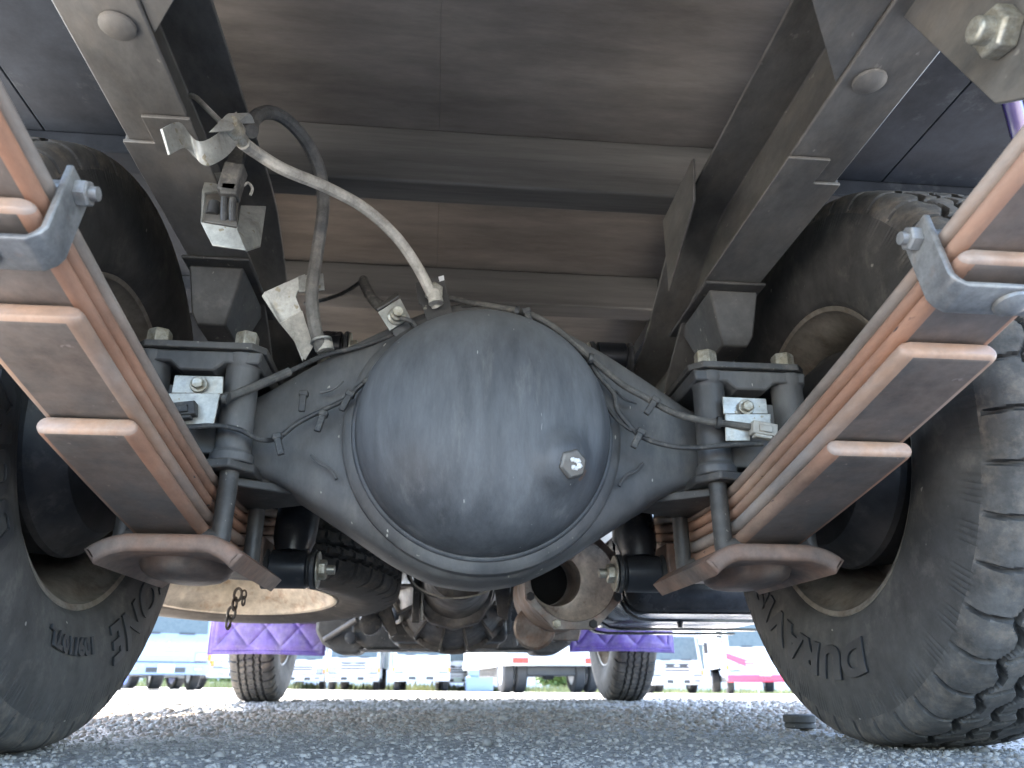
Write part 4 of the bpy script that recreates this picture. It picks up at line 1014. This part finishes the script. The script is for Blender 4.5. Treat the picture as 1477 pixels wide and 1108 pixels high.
front_truck(860,36,1.7,1.5,'low white car far off beyond the white pickup rear', white, None, grille_style=0, group=G_)
front_truck(235,17.5,1.75,2.15,'blue grey box truck with tall white cargo box behind the left rear tyre', bluegrey, white, rot=.5, grille_style=2, boxH=3.2, boxL=4.2, group=G_)
front_truck(345,23,1.8,2.15,'dark grey truck with blue wheel rims behind the left mud flap', silver, white, rot=.8, grille_style=0, boxH=2.9, group=G_, rimmat=bluew)
front_truck(660,33,1.8,2.2,'narrow glimpse of a pale truck behind the blue grey crates', white, white, grille_style=0, group=G_)
# white truck seen from behind with twin tyres, nearer
xr = at(800,985,Y=14).x
R_ = empty('rear_facing_truck', (xr,14,gz(xr,14)), (0,0,.12), label='white truck seen from low behind with twin rear tyres, left of the right front wheel', cat='truck')
MB().box((-.85,.0,.44),(.95,4.8,.60)).obj('bed_side', white, R_, .03)
MB().box((-.84,.05,.60),(.94,4.7,2.3)).obj('cargo_box', white, R_, .03)
MB().box((-.5,.3,.28),(.6,4.6,.44)).obj('chassis_frame', blackp, R_, .02)
MB().lathe([(-.5,.05),(-.12,.05),(-.08,.11),(.08,.11),(.12,.05),(.5,.05)], (.05,.6,.33), (1,0,0), 20).obj('axle', blackp, R_)
for sx in (-.74,-.50,.16,.82): small_wheel(R_, sx if sx != .16 else .56, .6, .34, .34, .19, silver)
for sx in (-.6,.7): MB().box((sx-.14,-.012,.48),(sx+.14,0,.57)).obj('tail_lamp', redlamp, R_, .004)
# dark low items between trucks
o = MB().box((0,0,0),(.9,.5,.45)).box((.1,.05,.45),(.7,.45,.72)).obj('plastic_crate', mat('blue_crate',(.16,.24,.34),.5), None, .03, loc=(at(672,985,Y=27).x,27,gz(0,27)))
tag(o, 'stack of blue grey crates standing left of the truck with the red lamp', 'crates')
# grass verge and hedge beyond the lot
leafm = mat('foliage', (.07,.13,.03), .6, col2=(.12,.19,.05), scale=2, bump=0); grassm = mat('grass', (.11,.15,.06), .7, col2=(.22,.23,.12), scale=1.5, bump=0)
def tufts(name, n, x0, x1, y0, y1, h, m, label, hmin=.3):
    rng = np.random.default_rng(11); V = []; Fs = []
    for i in range(n):
        x = rng.uniform(x0,x1); y = rng.uniform(y0,y1); z = gz(x,y); a = rng.uniform(0,pi); hh = h*rng.uniform(hmin,1); wd = .03*rng.uniform(.5,1.5); lx, ly = rng.normal(0,.12,2)*hh
        k = len(V); dx, dy = wd*cos(a), wd*sin(a)
        V += [(x-dx,y-dy,z),(x+dx,y+dy,z),(x+dx*.6+lx*.5,y+dy*.6+ly*.5,z+hh*.6),(x-dx*.6+lx*.5,y-dy*.6+ly*.5,z+hh*.6),(x+lx,y+ly,z+hh)]; Fs += [(k,k+1,k+2,k+3),(k+3,k+2,k+4)]
    mb = MB(); mb.v = V; mb.f = Fs; o = mb.obj(name, m, smooth=False, fix=False); tag(o, label, None, None, 'stuff')
tufts('grass', 7000, -18, 16, 33, 36, .35, grassm, 'low yellow green weeds along the far edge of the lot')
def hedge(x0, x1, y, h, label):
    rng = np.random.default_rng(int(abs(x0)*10)); V = []; Fs = []
    for i in range(5200):
        x = rng.uniform(x0,x1); z = rng.uniform(.1,1)**.7*h*(1+.12*sin(x*1.7)+.1*sin(x*4.1)); yy = y+rng.uniform(-.6,.6); s_ = rng.uniform(.05,.13)
        n = rng.normal(0,1,3); n /= np.linalg.norm(n); u = np.cross(n,[.3,.2,.9]); u /= np.linalg.norm(u); v = np.cross(n,u); p = np.array([x,yy,z+gz(x,yy)]); k = len(V)
        V += [tuple(p-u*s_), tuple(p+v*s_*.6), tuple(p+u*s_), tuple(p-v*s_*.6)]; Fs.append((k,k+1,k+2,k+3))
    r = empty('hedge_shrub', ((x0+x1)/2,y,gz(0,y)), label=label, cat='shrub', group='shrubs beyond the lot')
    mb = MB(); mb.v = [(a-(x0+x1)/2,b-y,c-gz(0,y)) for a,b,c in V]; mb.f = Fs; mb.obj('crown', leafm, r, smooth=False, fix=False)
    st = MB()
    for k in range(5): xx = (k/4-.5)*(x1-x0)*.8; st.tube([(xx,0,0),(xx+.05,0,h*.4),(xx-.05,.1,h*.8)], [.05,.04,.02], 6, 2)
    st.obj('stem', mat('bark',(.12,.09,.06),.8), r)
hedge(-1.2,2.6,38,3.6,'bright green shrub in the gap between two white trucks')
hedge(-13,-7,39,1.0,'low shrub beyond the lot behind the blue grey truck')
hedge(5,9,40,1.6,'shrub seen under the white truck with twin tyres')
# pale building closing the view
wallm = mat('pale_wall', (.62,.64,.66), .7, bump=0)
B = empty('warehouse', (0,48,gz(0,48)), label='long pale warehouse wall far behind the parked trucks', cat='building')
MB().box((-40,0,-1),(45,12,6.5)).obj('wall', wallm, B)
MB().box((-40.3,-.3,6.5),(45.3,12.3,6.9)).obj('roof', silver, B)
for k in range(14):
    MB().box((-36+k*5.6,-.04,1.2),(-33.5+k*5.6,-.002,2.6)).obj('window', glass, B)
